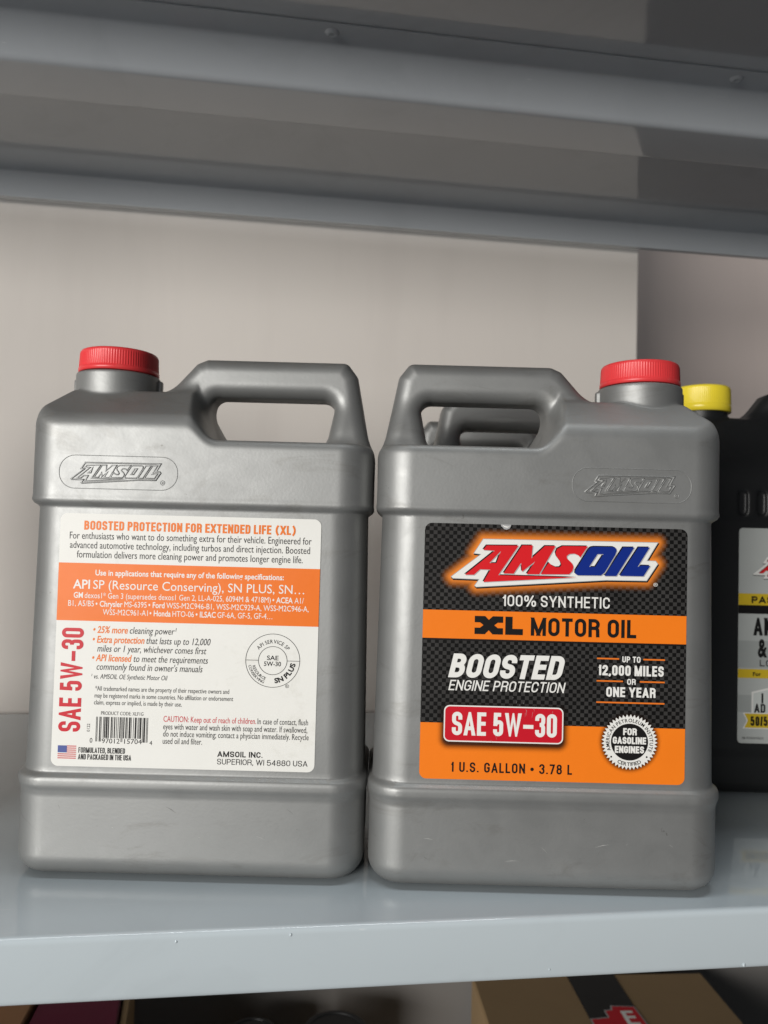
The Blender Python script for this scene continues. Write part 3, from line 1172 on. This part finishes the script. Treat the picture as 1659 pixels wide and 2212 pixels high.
def make_jug():
    j = thing('oil_jug', 'silver oil jug', 'jug')
    body = link('body', body_me, SILVER, j)
    cap = link('cap', cap_me, CAP_RED, j)
    cap.location = (NECK * 0.001, 0, 0)
    bm = bmesh.new()
    bm.from_mesh(cap_me)
    for e in bm.edges:
        e.smooth = True
    for f in bm.faces:
        f.smooth = True
    bm.to_mesh(cap_me)
    bm.free()

    # raised emblem in a pill-shaped frame, on the front and the back
    def skin_y(x):
        t = max(0.0, abs(x) - (HX - RC))
        return HY - RC + math.sqrt(max(RC * RC - t * t, 1.0))
    sE = 50.5 / 1530.0
    for side in (-1, 1):
        if side < 0:
            cx, cz = 43.6, 232.0
        else:
            cx, cz = 44.6, 232.0

        def place(u, v, lift, side=side, cx=cx, cz=cz):
            x = cx + u if side < 0 else cx - u
            return (x * 0.001, side * (skin_y(x) + lift) * 0.001, (cz - v) * 0.001)
        loops = logo_loops([LOGO_OUT], -26.5 - 31 * sE, -7.2, sE)
        letters = []
        for L in (LOGO_A, LOGO_M, LOGO_S, LOGO_O, LOGO_I, LOGO_L):
            letters += logo_loops(L, -26.5 - 31 * sE, -7.2, sE)
        bead('raised_emblem', loops, place, 0.55, SILVER, body)
        bead('raised_letters', letters, place, 0.46, SILVER, body)
        bead('raised_frame', [rrect(-33.5, 33.5, -9.6, 9.6, 9.0, 10)], place, 0.28, SILVER, body)
        bead('raised_mark', [circle(25.2, 5.3, 1.25, 14), circle(25.2, 5.3, 0.4, 8)], place, 0.28, SILVER, body)

    # scratches and rub marks in the plastic
    rb = random.Random(3)
    light = MATS.get('scratched_plastic') or simple('scratched_plastic', (0.52, 0.52, 0.50), 0.5)
    grime = MATS.get('rub_mark') or simple('rub_mark', (0.13, 0.125, 0.115), 0.7)
    for side in (-1, 1):
        def MS(u, v, lift, side=side):
            return (u * 0.001, side * (skin_y(u) + lift) * 0.001, v * 0.001)
        for k in range(15):
            z = rb.choice((rb.uniform(16, 44), rb.uniform(222, 246), rb.uniform(16, 44)))
            x = rb.uniform(-72, 72)
            a = rb.gauss(0.1, 0.5) if rb.random() < 0.7 else rb.uniform(0, 3.14)
            l = rb.uniform(1.5, 9)
            w_ = rb.uniform(0.05, 0.13)
            dx, dz = math.cos(a) * l, math.sin(a) * l
            if not (15 < z + dz < 45 or 221 < z + dz < 247) or abs(x + dx) > 74:
                continue
            q = [(x, z), (x + dx * 0.5 - dz * 0.04, z + dz * 0.5 + dx * 0.04 + w_), (x + dx, z + dz), (x + dx * 0.5 - dz * 0.04, z + dz * 0.5 + dx * 0.04 - w_)]
            shape('scratch', [q], MS, Vector((0, side, 0)), light if rb.random() < 0.6 else grime, body, 0.06)

    # ---------------- front label
    yF = 44.9 + 0.30

    def MF(u, v, lift):
        return ((u - 72.0) * 0.001, -(yF + lift) * 0.001, (207.8 - v) * 0.001)
    nF = Vector((0, -1, 0))
    lab = label_plate('front_label', 148, 145.4, 4.0, MF, nF, CARBON, j)
    B = dict(parent=lab, nrm=nF, M=MF)
    colour_logo(lab, nF, MF, 13.2, 4.48, 1 / 13.21, 0.05, (RED_INK, BLUE_INK, WHITE_INK, BLACK_INK, GREY_INK))
    lettering(lab, nF, MF, '\u00ae', 129.0, 131.6, 33.2, 1.9, WHITE_INK, 0.2)
    grotesque(lab, nF, MF, '100% SYNTHETIC', 44.3, 104.8, 46.6, 6.4, WHITE_INK, 0.135, 0.1, gap=0.24)
    band('orange_band', 0.02, 147.98, 49.7, 65.8, MF, nF, ORANGE_FRONT, lab, 0.05)
    band('band_shade', 0.02, 147.98, 65.8, 66.9, MF, nF, BLACK_INK, lab, 0.04)
    X = [(358, 62), (420, 62), (442, 85), (465, 62), (527, 62), (527, 102), (495, 102), (475, 118), (495, 135), (527, 135),
         (527, 175), (465, 175), (442, 150), (420, 175), (358, 175), (358, 135), (390, 135), (410, 118), (390, 102), (358, 102)]
    Lq = [(540, 62), (583, 62), (583, 137), (645, 137), (645, 175), (540, 175)]
    for q in (X, Lq):
        shape('heavy_letter', [[((x - 50) / 10.57, 52.6 + (y - 62) / 10.9) for x, y in q]], MF, nF, BLACK_INK, lab, 0.1)
    grotesque(lab, nF, MF, 'MOTOR OIL', 60.7, 119.9, 63.1, 10.4, BLACK_INK, 0.19, 0.1)
    # lower orange field with the label's rounded foot
    foot = [(0.02, 113.7), (147.98, 113.7)] + [p for p in rrect(0.02, 147.98, 100, 145.38, 4.0, 6)[:14]]
    shape('orange_field', [foot], MF, nF, ORANGE_FRONT, lab, 0.05)
    grotesque(lab, nF, MF, 'BOOSTED', 14.9, 80.9, 87.9, 13.6, WHITE_INK, 0.215, 0.1, shear=0.22, gap=0.12)
    grotesque(lab, nF, MF, 'ENGINE PROTECTION', 15.2, 80.9, 95.2, 5.9, WHITE_INK, 0.13, 0.1, shear=0.2)
    for u0, u1, v in ((98.1, 110.5, 75.0), (124.1, 136.2, 75.0), (98.1, 112.8, 87.7), (122.3, 136.2, 87.7), (98.1, 136.2, 99.8)):
        band('orange_rule', u0, u1, v - 0.42, v + 0.42, MF, nF, ORANGE_INK, lab, 0.1)
    grotesque(lab, nF, MF, 'UP TO', 112.3, 122.5, 76.9, 3.4, WHITE_INK, 0.19, 0.1)
    grotesque(lab, nF, MF, '12,000 MILES', 98.9, 135.6, 84.5, 5.9, WHITE_INK, 0.2, 0.1)
    grotesque(lab, nF, MF, 'OR', 115.2, 120.0, 89.5, 3.3, WHITE_INK, 0.19, 0.1)
    grotesque(lab, nF, MF, 'ONE YEAR', 103.6, 131.2, 96.6, 5.6, WHITE_INK, 0.2, 0.1)

    def badge_ink(a, b):
        d = float(rrect_sdf(np.array([a - 46.6]), np.array([b - 115.2]), 33.4, 10.3, 3.0)[0])
        return 0.0 if d > 4.5 else 0.8 * (1 - max(d, 0) / 4.5) ** 2
    ink_grid('badge_halo', 8, 85, 99, 131, 0.9, badge_ink, MF, 0.08, nF, HALO, lab)
    shape('badge_border', [rrect(13.1, 79.9, 103.6, 124.2, 3.2)], MF, nF, WHITE_INK, lab, 0.11)
    shape('badge', [rrect(13.8, 79.2, 104.3, 123.5, 2.6)], MF, nF, CRIMSON, lab, 0.14)
    grotesque(lab, nF, MF, 'SAE 5W\u201330', 17.7, 76.3, 120.5, 13.2, WHITE_INK, 0.165, 0.17, gap=0.17)

    # certification starburst
    cu, cv = 117.0, 121.9

    def star_ink(a, b):
        d = math.hypot(a - cu, b - cv) - 14.6
        return 0.0 if d > 3.6 else 0.85 * (1 - max(d, 0) / 3.6) ** 2
    ink_grid('starburst_halo', 98, 136, 103, 141, 0.9, star_ink, MF, 0.08, nF, HALO, lab)
    star = []
    for k in range(45):
        for rr, o in ((15.7, 0), (13.95, 0.5)):
            a = 2 * math.pi * (k + o) / 45
            star.append((cu + rr * math.cos(a), cv + rr * math.sin(a)))
    shape('starburst', [star], MF, nF, WHITE_INK, lab, 0.12)
    shape('starburst_centre', [circle(cu, cv, 10.4)], MF, nF, BLACK_INK, lab, 0.15)
    arc_text(lab, nF, MF, 'AMERICAN PETROLEUM INSTITUTE', cu, cv, 11.25, 1.95, 0, 232, BLACK_INK, 0.15, 0.02)
    arc_text(lab, nF, MF, 'CERTIFIED', cu, cv, 13.45, 1.95, 180, 62, BLACK_INK, 0.15, 0.02, inward=True)
    for q in ((-10.1, 8.5), (9.7, 8.2)):
        shape('print_dot', [circle(cu + q[0], cv + q[1], 0.55, 10)], MF, nF, BLACK_INK, lab, 0.15)
    for s, a, b_, y0 in (('FOR', 620, 935, 780), ('GASOLINE', 385, 1150, 985), ('ENGINES', 435, 1105, 1195)):
        grotesque(lab, nF, MF, s, cu + (a - 770) / 41.1, cu + (b_ - 770) / 41.1, cv + (y0 - 940) / 41.1, 3.95, WHITE_INK, 0.23, 0.18, gap=0.12)
    grotesque(lab, nF, MF, '1 U.S. GALLON \u2022 3.78 L', 17.5, 85.2, 141.2, 5.6, BLACK_INK, 0.17, 0.1, gap=0.3, spc=1.0)
    # torn nick at the top edge and scratches
    nick = [(42.6, -0.1), (43.0, 1.1), (43.8, 1.6), (44.6, 2.6), (46.0, 2.9), (47.6, 2.2), (48.3, 1.0), (48.6, -0.1)]
    shape('torn_nick', [nick], MF, nF, GREY_INK, lab, 0.06)
    shape('torn_flap', [[(43.4, 0.2), (44.6, 1.3), (46.2, 1.8), (47.9, 0.9), (46.5, 1.1), (45.0, 0.7)]], MF, nF, WHITE_INK, lab, 0.12)
    rs = random.Random(7)
    for (u, v, n, ln) in ((62, 107, 5, 3.5), (41, 121, 3, 3), (55, 100, 4, 1.5), (70, 108, 3, 2)):
        for _ in range(n):
            a = math.radians(rs.uniform(60, 120))
            l = ln * rs.uniform(0.4, 1)
            uu, vv = u + rs.uniform(-4, 4), v + rs.uniform(-3, 3)
            dx, dy = math.cos(a) * l, math.sin(a) * l
            shape('scratch', [[(uu, vv), (uu + 0.12, vv), (uu + dx + 0.05, vv + dy), (uu + dx, vv + dy)]], MF, nF, GREY_INK, lab, 0.2)

    # ---------------- back label
    def MB(u, v, lift):
        return ((77.0 - u) * 0.001, (yF + lift) * 0.001, (208.0 - v) * 0.001)
    nB = Vector((0, 1, 0))
    bl = label_plate('back_label', 148, 144.8, 4.0, MB, nB, WHITE, j)

    def T(text, u0, u1, v, h, mat=BLACK_INK, bold=0.0, shear=0.0, **k):
        lettering(bl, nB, MB, text, u0, u1, v, h, mat, 0.1, bold=bold, shear=shear, **k)
    grotesque(bl, nB, MB, 'BOOSTED PROTECTION FOR EXTENDED LIFE (XL)', 13.6, 134, 9.4, 5.3, ORANGE_INK, 0.2, 0.1)
    T('For enthusiasts who want to do something extra for their vehicle. Engineered for', 5.6, 142.7, 14.7, 4.0)
    T('advanced automotive technology, including turbos and direct injection. Boosted', 5.9, 142, 20.1, 4.0)
    T('formulation delivers more cleaning power and promotes longer engine life.', 10, 138, 25.5, 4.0)
    band('orange_band', 0.02, 147.98, 28.6, 61.8, MB, nB, ORANGE, bl, 0.05)
    T('Use in applications that require any of the following specifications:', 21, 127.6, 35.5, 3.1, WHITE_INK, 0.02)
    w, bo = WHITE_INK, 0.016
    T([('API', bo, 0, w), ('SP (Resource Conserving), SN PLUS, SN\u2026', 0, 0, w)], 8.6, 139.4, 43.3, 5.0)
    T([('GM', bo, 0, w), ('dexos1* Gen 3 (supersedes dexos1 Gen 2, LL-A-025, 6094M & 4718M)', 0, 0, w), ('\u2022 ACEA', bo, 0, w), ('A1/', 0, 0, w)],
      9.2, 139.3, 48.7, 3.2)
    T([('B1, A5/B5', 0, 0, w), ('\u2022 Chrysler', bo, 0, w), ('MS-6395', 0, 0, w), ('\u2022 Ford', bo, 0, w),
       ('WSS-M2C946-B1, WSS-M2C929-A, WSS-M2C946-A,', 0, 0, w)], 6.3, 142.2, 53.4, 3.2)
    T([('WSS-M2C961-A1', 0, 0, w), ('\u2022 Honda', bo, 0, w), ('HTO-06', 0, 0, w), ('\u2022 ILSAC', bo, 0, w), ('GF-6A, GF-5, GF-4\u2026', 0, 0, w)],
      26, 121.8, 58.1, 3.2)
    k, o_ = BLACK_INK, ORANGE_INK
    T([('\u2022 25% more', 0.018, 0.2, o_), ('cleaning power\u00b9', 0, 0.2, k)], 21, 68, 68.5, 3.8)
    T([('\u2022 Extra protection', 0.018, 0.2, o_), ('that lasts up to 12,000', 0, 0.2, k)], 20.9, 87.4, 74.1, 3.8)
    T('miles or 1 year, whichever comes first', 23.7, 85.2, 79.2, 3.8, shear=0.2)
    T([('\u2022 API licensed', 0.018, 0.2, o_), ('to meet the requirements', 0, 0.2, k)], 21, 86.3, 84.6, 3.8)
    T("commonly found in owner's manuals", 23.7, 83.4, 89.6, 3.8, shear=0.2)
    T('\u00b9 vs. AMSOIL OE Synthetic Motor Oil', 21, 63.8, 94.7, 2.7, shear=0.2)
    T('*All trademarked names are the property of their respective owners and', 23.4, 98.8, 101.5, 2.6)
    T('may be registered marks in some countries. No affiliation or endorsement', 23.2, 101.2, 105.5, 2.6)
    T('claim, express or implied, is made by their use.', 23, 72.4, 109.4, 2.6)
    grotesque(bl, nB, MB, 'SAE 5W\u201330', 0, 59.2, 0, 12.4, CRIMSON, 0.165, 0.1, gap=0.17, turn=(3.4, 125.2))
    T('PRODUCT CODE: XLF1G', 27.2, 51, 115.2, 2.0)
    # bar code
    L_ = {'0': '0001101', '9': '0001011', '7': '0111011', '1': '0011001', '2': '0010011', '5': '0110001', '4': '0100011'}
    left, right = '097012', '157044'
    bits = '101' + ''.join(L_[c] for c in left) + '01010' + ''.join(''.join('10'[int(b)] for b in L_[c]) for c in right) + '101'
    mw = 29.2 / len(bits)
    i = 0
    while i < len(bits):
        if bits[i] == '1':
            e = i
            while e < len(bits) and bits[e] == '1':
                e += 1
            tall = i < 10 or i > 84 or 45 <= i < 50
            band('bar', 24.6 + i * mw, 24.6 + e * mw, 116.3, 130.4 if tall else 128.3, MB, nB, BLACK_INK, bl, 0.1)
            i = e
        else:
            i += 1
    T('0', 21.4, 22.9, 131.2, 2.7)
    T('97012', 28.2, 38.2, 131.3, 2.7)
    T('15704', 40.8, 50.6, 131.3, 2.7)
    T('4', 55.0, 56.5, 131.6, 2.3)
    T('0122', 0, 4.6, 0, 1.6, turn=(19.6, 125.0))
    # flag
    band('flag_canton', 3.7, 8.8, 133.1, 137.1, MB, nB, FLAG_BLUE, bl, 0.12)
    for q in range(7):
        band('flag_stripe', 8.8 if q < 4 else 3.7, 14.0, 133.1 + q * 1.14, 133.1 + q * 1.14 + 0.57, MB, nB, FLAG_RED, bl, 0.1)
    grotesque(bl, nB, MB, 'FORMULATED, BLENDED', 15.3, 41.4, 137.0, 3.1, BLACK_INK, 0.14, 0.1)
    grotesque(bl, nB, MB, 'AND PACKAGED IN THE USA', 15.2, 45, 140.8, 3.1, BLACK_INK, 0.14, 0.1)
    T([('CAUTION: Keep out of reach of children.', 0, 0, CRIMSON), ('In case of contact, flush', 0, 0, k)], 62.4, 143.7, 118.2, 3.3)
    T('eyes with water and wash skin with soap and water. If swallowed,', 62.4, 143.4, 122.5, 3.3)
    T('do not induce vomiting; contact a physician immediately. Recycle', 62.5, 144.3, 126.6, 3.3)
    T('used oil and filter.', 62.4, 84.5, 130.7, 3.3)
    grotesque(bl, nB, MB, 'AMSOIL INC.', 93.4, 118.7, 137.3, 3.2, BLACK_INK, 0.19, 0.1, gap=0.2)
    grotesque(bl, nB, MB, 'SUPERIOR, WI 54880 USA', 93.3, 144, 141.6, 3.2, BLACK_INK, 0.12, 0.1, gap=0.2)
    # service ring
    cu, cv = 122.8, 81.8
    for ro, ri in ((15.4, 15.1), (8.2, 7.9)):
        shape('service_ring', [circle(cu, cv, ro, 64), circle(cu, cv, ri, 64)], MB, nB, BLACK_INK, bl, 0.1)
    for a, b_ in ((-15.2, -8.1), (8.1, 15.2)):
        band('service_rule', cu + a, cu + b_, cv - 0.14, cv + 0.14, MB, nB, BLACK_INK, bl, 0.1)
    T('SAE', cu - 3.3, cu + 3.2, cv - 0.3, 2.5, bold=0.012)
    T('5W-30', cu - 4.9, cu + 4.7, cv + 3.1, 2.5, bold=0.012)
    arc_text(bl, nB, MB, 'API SERVICE SP', cu, cv, 9.9, 2.1, 0, 108, BLACK_INK, 0.1, 0.008)
    arc_text(bl, nB, MB, 'SN PLUS', cu, cv, 12.9, 2.7, 135, 78, BLACK_INK, 0.1, 0.04, inward=True)
    arc_text(bl, nB, MB, 'RESOURCE', cu, cv, 11.9, 1.6, 227, 55, BLACK_INK, 0.1, 0.01, inward=True)
    arc_text(bl, nB, MB, 'CONSERVING', cu, cv, 14.0, 1.5, 229, 58, BLACK_INK, 0.1, 0.01, inward=True)
    shape('service_ring', [circle(cu + 8.5, cv + 14.4, 1.05, 16), circle(cu + 8.5, cv + 14.4, 0.85, 16)], MB, nB, BLACK_INK, bl, 0.1)
    T('R', cu + 8.1, cu + 8.95, cv + 14.95, 1.1)
    return j


jug0 = make_jug()
LEFT_D, RIGHT_D = 0.4475 + 0.048, 0.4445 + 0.048


def place(o, X, d, rz, label, group):
    p = cw(X, d)
    o.location = (p.x, p.y, 0.0002)
    o.rotation_euler = (0, 0, -YAW + rz)
    o.scale = (1.03, 1.02, 1.01)
    tag(o, label, 'jug', group)


G = 'silver oil jugs with red caps on the shelf'
place(jug0, 0.0982, RIGHT_D, 0.0, 'silver plastic oil jug with red cap showing its black and orange front label', G)
jug1 = copy_tree(jug0)
place(jug1, -0.1095, LEFT_D, math.pi, 'silver plastic oil jug with red cap showing its white and orange text label', G)
jug2 = copy_tree(jug0)
place(jug2, 0.134, 0.606, 0.0, 'silver oil jug directly behind the black-labelled one, handle seen through its grip', G)
shade_jug = copy_tree(jug0)  # out of view, added to throw shade on the left wall and deck
place(shade_jug, -0.405, 0.515, math.pi, 'unseen silver oil jug added past the left end to shade wall and deck', G)
jug3 = copy_tree(jug0)
place(jug3, 0.124, 0.722, math.radians(-2), 'rearmost silver oil jug, last in the row against the wall', G)

# ------------------------------------------------------------------ black coolant jug
def black_sdf(x, y, z):
    ins = np.interp(z, [0, 30, 36, 222, 228, 400], [0, 0, 1.6, 1.6, 0, 0])
    qx, qy = np.abs(x) - (95 - ins * 0.5) + 20, np.abs(y) - (56 - ins) + 20
    side = np.hypot(np.maximum(qx, 0), np.maximum(qy, 0)) + np.minimum(np.maximum(qx, qy), 0) - 20
    top = smin(268 + 1.25 * (56 - np.abs(y)), smin(268 + 0.9 * (x + 95), 316.0 + 0 * x, 8), 8)
    top = smin(top, 316 + 0 * x, 8)
    d = rmax(side, (z - top) * 0.75, 9)
    d = rmax(d, -z, 10)
    out = [(-2, 305), (18, 331), (30, 336), (78, 334), (86, 320), (88, 285), (20, 285)]
    hole = [(24, 306), (34, 314), (66, 312), (66, 296), (30, 292)]
    h2 = smax(poly_sdf(x, z, out) - 6, -(poly_sdf(x, z, hole) - 5), 3)
    d = smin(d, rmax(h2, np.abs(y) - 15, 10), 8)
    cut = smax(poly_sdf(x, z, hole) - 5, np.abs(y) - 80, 2)
    d = smax(d, -cut, 4)
    neck = rmax(np.hypot(x + 39, y) - 21.5, z - 322, 1.5)
    d = smin(d, np.maximum(neck, 290 - z), 3)
    for kx in range(7):      # row of upright grip slots under the shoulder
        sx = -27 + 15.5 * kx
        slot = np.hypot(x - sx, np.maximum(np.abs(z - 237) - 6.5, 0)) - 3.6
        d = smax(d, -np.maximum(slot, np.abs(y + 56) - 2.2), 1.5)
    return d


cool = thing('coolant_jug', 'black plastic coolant jug with yellow cap at the right edge', 'jug', cw(0.3215, 0.686, 0.0002), -YAW)
cbody = link('body', surface('body', black_sdf, (-99, -60, -3), (99, 60, 346), 1.7), BLACK_PLASTIC, cool)
ccap_me = ribbed_cap('cap', 24.2, 319.0, 342.0, 90, 6.5, 2.5, 0.3)
ccap_me.polygons.foreach_set('use_smooth', [True] * len(ccap_me.polygons))
ccap = link('cap', ccap_me, CAP_YELLOW, cool)
ccap.location = (-0.039, 0, 0)
yC = 54.4 + 0.45


def MC(u, v, lift):
    return ((u - 29.5) * 0.001, -(yC + lift) * 0.001, (216.5 - v) * 0.001)


nC = Vector((0, -1, 0))
cl = label_plate('label', 96, 175, 3.2, MC, nC, LABEL_GREY, cool)
colour_logo(cl, nC, MC, 11.4 - 31 * 0.05, 37.7 - 345 * 0.05, 0.05, 0.04, (RED_INK, BLUE_INK, WHITE_INK, BLACK_INK, GREY_INK), False)
band('yellow_band', 0.02, 95.98, 53.5, 63.0, MC, nC, YELLOW_INK, cl, 0.05)
band('black_gap', -0.1, 96.1, 63.0, 70.0, MC, nC, BLACK_INK, cl, 0.06)
band('grey_field', 0.02, 95.98, 92, 114, MC, nC, LABEL_GREY_DARK, cl, 0.04)
band('yellow_band', 0.02, 95.98, 115.0, 122.3, MC, nC, YELLOW_INK, cl, 0.06)
band('grey_field', 0.02, 95.98, 136, 150, MC, nC, LABEL_GREY_DARK, cl, 0.04)
grotesque(cl, nC, MC, 'PASSENGER CAR', 10.6, 85.5, 61.3, 5.6, BLACK_INK, 0.24, 0.1)
grotesque(cl, nC, MC, 'ANTIFREEZE', 12.4, 84, 87.6, 14.5, BLACK_INK, 0.2, 0.1)
lettering(cl, nC, MC, '& COOLANT', 16.0, 80, 104.6, 13.6, BLACK_INK, 0.1, bold=0.04)
grotesque(cl, nC, MC, 'LOW TOXICITY', 17.7, 78, 112.6, 5.2, BLACK_INK, 0.16, 0.1)
lettering(cl, nC, MC, 'For', 12.2, 18.8, 120.4, 3.0, BLACK_INK, 0.12, bold=0.03)
shape('shield_border', [[(11.3, 133.4), (48, 121.5 + 2.5), (84.7, 133.4), (84.7, 151), (11.3, 151)]], MC, nC, WHITE_INK, cl, 0.07)
shape('shield', [[(12.8, 134.5), (48, 125.6), (83.2, 134.5), (83.2, 151), (12.8, 151)]], MC, nC, SHIELD_INK, cl, 0.1)
grotesque(cl, nC, MC, 'AD', 13.6, 22.6, 150.2, 7.3, BLACK_INK, 0.2, 0.13)
lettering(cl, nC, MC, 'I', 19.3, 20.9, 142.0, 7.2, BLACK_INK, 0.13, bold=0.05)
shape('ribbon_border', [[(4.2, 150.2), (91.8, 150.2), (88.6, 156.6), (91.8, 163.2), (4.2, 163.2), (7.4, 156.6)]], MC, nC, WHITE_INK, cl, 0.14)
shape('ribbon', [[(5.6, 151), (90.4, 151), (87.6, 156.6), (90.4, 162.4), (5.6, 162.4), (8.4, 156.6)]], MC, nC, YELLOW_INK, cl, 0.17)
grotesque(cl, nC, MC, '50/50', 10.6, 28.5, 160.8, 7.7, BLACK_INK, 0.2, 0.2)
lettering(cl, nC, MC, '38-934AMSEX', 3.6, 21.5, 171.7, 1.9, BLACK_INK, 0.1)

# ------------------------------------------------------------------ things on the shelf below
ZB = -PITCHZ + 0.0003


def frustum(name, top, z0, z1, inset=0.0):
    n = len(top)
    cx = sum(p[0] for p in top) / n
    cy = sum(p[1] for p in top) / n
    v = [(cx + (p[0] - cx) * (1 - inset), cy + (p[1] - cy) * (1 - inset), z0) for p in top] + [(p[0], p[1], z1) for p in top]
    f = [tuple(range(n - 1, -1, -1)), tuple(range(n, 2 * n))] + [(i, (i + 1) % n, n + (i + 1) % n, n + i) for i in range(n)]
    bm = bmesh.new()
    vs = [bm.verts.new(p) for p in v]
    for q in f:
        bm.faces.new([vs[i] for i in q])
    bmesh.ops.recalc_face_normals(bm, faces=bm.faces)
    bmesh.ops.bevel(bm, geom=bm.edges[:], offset=0.0018, segments=2, affect='EDGES', profile=0.5)
    me = bpy.data.meshes.new(name)
    bm.to_mesh(me)
    bm.free()
    return me


BW, BL, BH = 0.272, 0.40, -0.30 - ZB
ang = math.radians(-3.7)
bx = thing('cardboard_box', 'brown cardboard box sealed with black tape under the shelf', 'box', (0.358, 0.672, ZB), ang)
link('carton', frustum('carton', [(-BW / 2, -BL / 2), (BW / 2, -BL / 2), (BW / 2, BL / 2), (-BW / 2, BL / 2)], 0, BH - 0.0035), CARD, bx)
for s in (-1, 1):
    link('flap', box_mesh('flap', *(sorted((s * 0.0012, s * (BW / 2 - 0.0005)))), -BL / 2 + 0.001, BL / 2 - 0.001, BH - 0.0032, BH, 0.0012), CARD, bx)
tape = link('tape', box_mesh('tape', -0.026, 0.030, -BL / 2 - 0.0004, BL / 2, BH + 0.0002, BH + 0.0006), TAPE, bx)


def MT(u, v, lift):       # millimetres from the sticker's middle, v towards the viewer
    return (u * 0.001, (0.122 - v * 0.001), BH + 0.0008 + lift * 0.001)


nT = Vector((0, 0, 1))
shape('sticker_border', [[(-26, 6), (-6, 4), (-6, -8), (2, -9), (4, -16), (30, -14), (33, 30), (-26, 30)]], MT, nT, GREY_INK, tape, 0.0)
shape('sticker', [[(-24.5, 7.5), (-4.5, 5.5), (-4.5, -6.5), (3.4, -7.5), (5.2, -14.4), (28.6, -12.6), (31.4, 28.6), (-24.5, 28.6)]], MT, nT, CRIMSON, tape, 0.15)
shape('sticker_letter', [[(11, -6), (24, -6), (24, -2), (15.5, -2), (15.5, 3), (24, 3), (24, 7), (15.5, 7), (15.5, 14), (25, 14), (25, 18), (11, 18)]], MT, nT, WHITE_INK, tape, 0.3)

mar = thing('maroon_carton', 'dark maroon carton at lower left under the shelf', 'box', (-0.172, 0.70, ZB))
link('carton', frustum('carton', [(-0.041, -0.16), (0.060, -0.16), (0.030, 0.13), (-0.041, 0.13)], 0, -0.25 - ZB), MAROON, mar)
link('kraft_edge', frustum('kraft_edge', [(0.0612, -0.16), (0.066, -0.16), (0.040, 0.13), (0.0312, 0.13)], 0, -0.252 - ZB), CARD, mar)
tan = thing('tan_carton', 'tan cardboard carton left of the maroon one, below the shelf', 'box', (-0.300, 0.70, ZB))
link('carton', frustum('carton', [(-0.08, -0.15), (0.083, -0.15), (0.083, 0.13), (-0.08, 0.13)], 0, -0.248 - ZB), CARD_WARM, tan)
link('red_strip', box_mesh('red_strip', 0.005, 0.040, -0.148, 0.128, -0.2478 - ZB, -0.2474 - ZB), make_print('brick_red_print', (0.30, 0.06, 0.03)), tan)


def canister(x, y, r, ztop, label):
    t = thing('black_canister', label, 'canister', (x, y, ZB), 0, 'black-lidded canisters below the shelf')
    H = ztop - ZB

    def lathe(name, prof, mat, n=48):
        v, f = [], []
        for rr, z in prof:
            for k in range(n):
                a = 2 * math.pi * k / n
                v.append((rr * math.cos(a), rr * math.sin(a), z))
        for i in range(len(prof) - 1):
            for k in range(n):
                f.append((i * n + k, i * n + (k + 1) % n, (i + 1) * n + (k + 1) % n, (i + 1) * n + k))
        f.append(tuple(range(n - 1, -1, -1)))
        f.append(tuple((len(prof) - 1) * n + k for k in range(n)))
        o = link(name, pymesh(name, v, f), mat, t)
        return o
    lathe('body', [(r * 0.92, 0), (r * 0.97, 0.004), (r * 0.97, H - 0.026), (r * 0.9, H - 0.017)], BLACK_PLASTIC)
    lathe('lid', [(r * 0.99, H - 0.0168), (r, H - 0.016), (r, H - 0.003), (r - 0.001, H - 0.001), (r - 0.003, H), (r * 0.8, H), (r * 0.78, H - 0.001)], BLACK_PLASTIC)


canister(0.072, 0.799, 0.0335, -0.30, 'larger black-lidded canister below the shelf, nearer the cardboard box')
canister(-0.012, 0.802, 0.0265, -0.30, 'smaller black-lidded canister below the shelf, nearer the maroon carton')
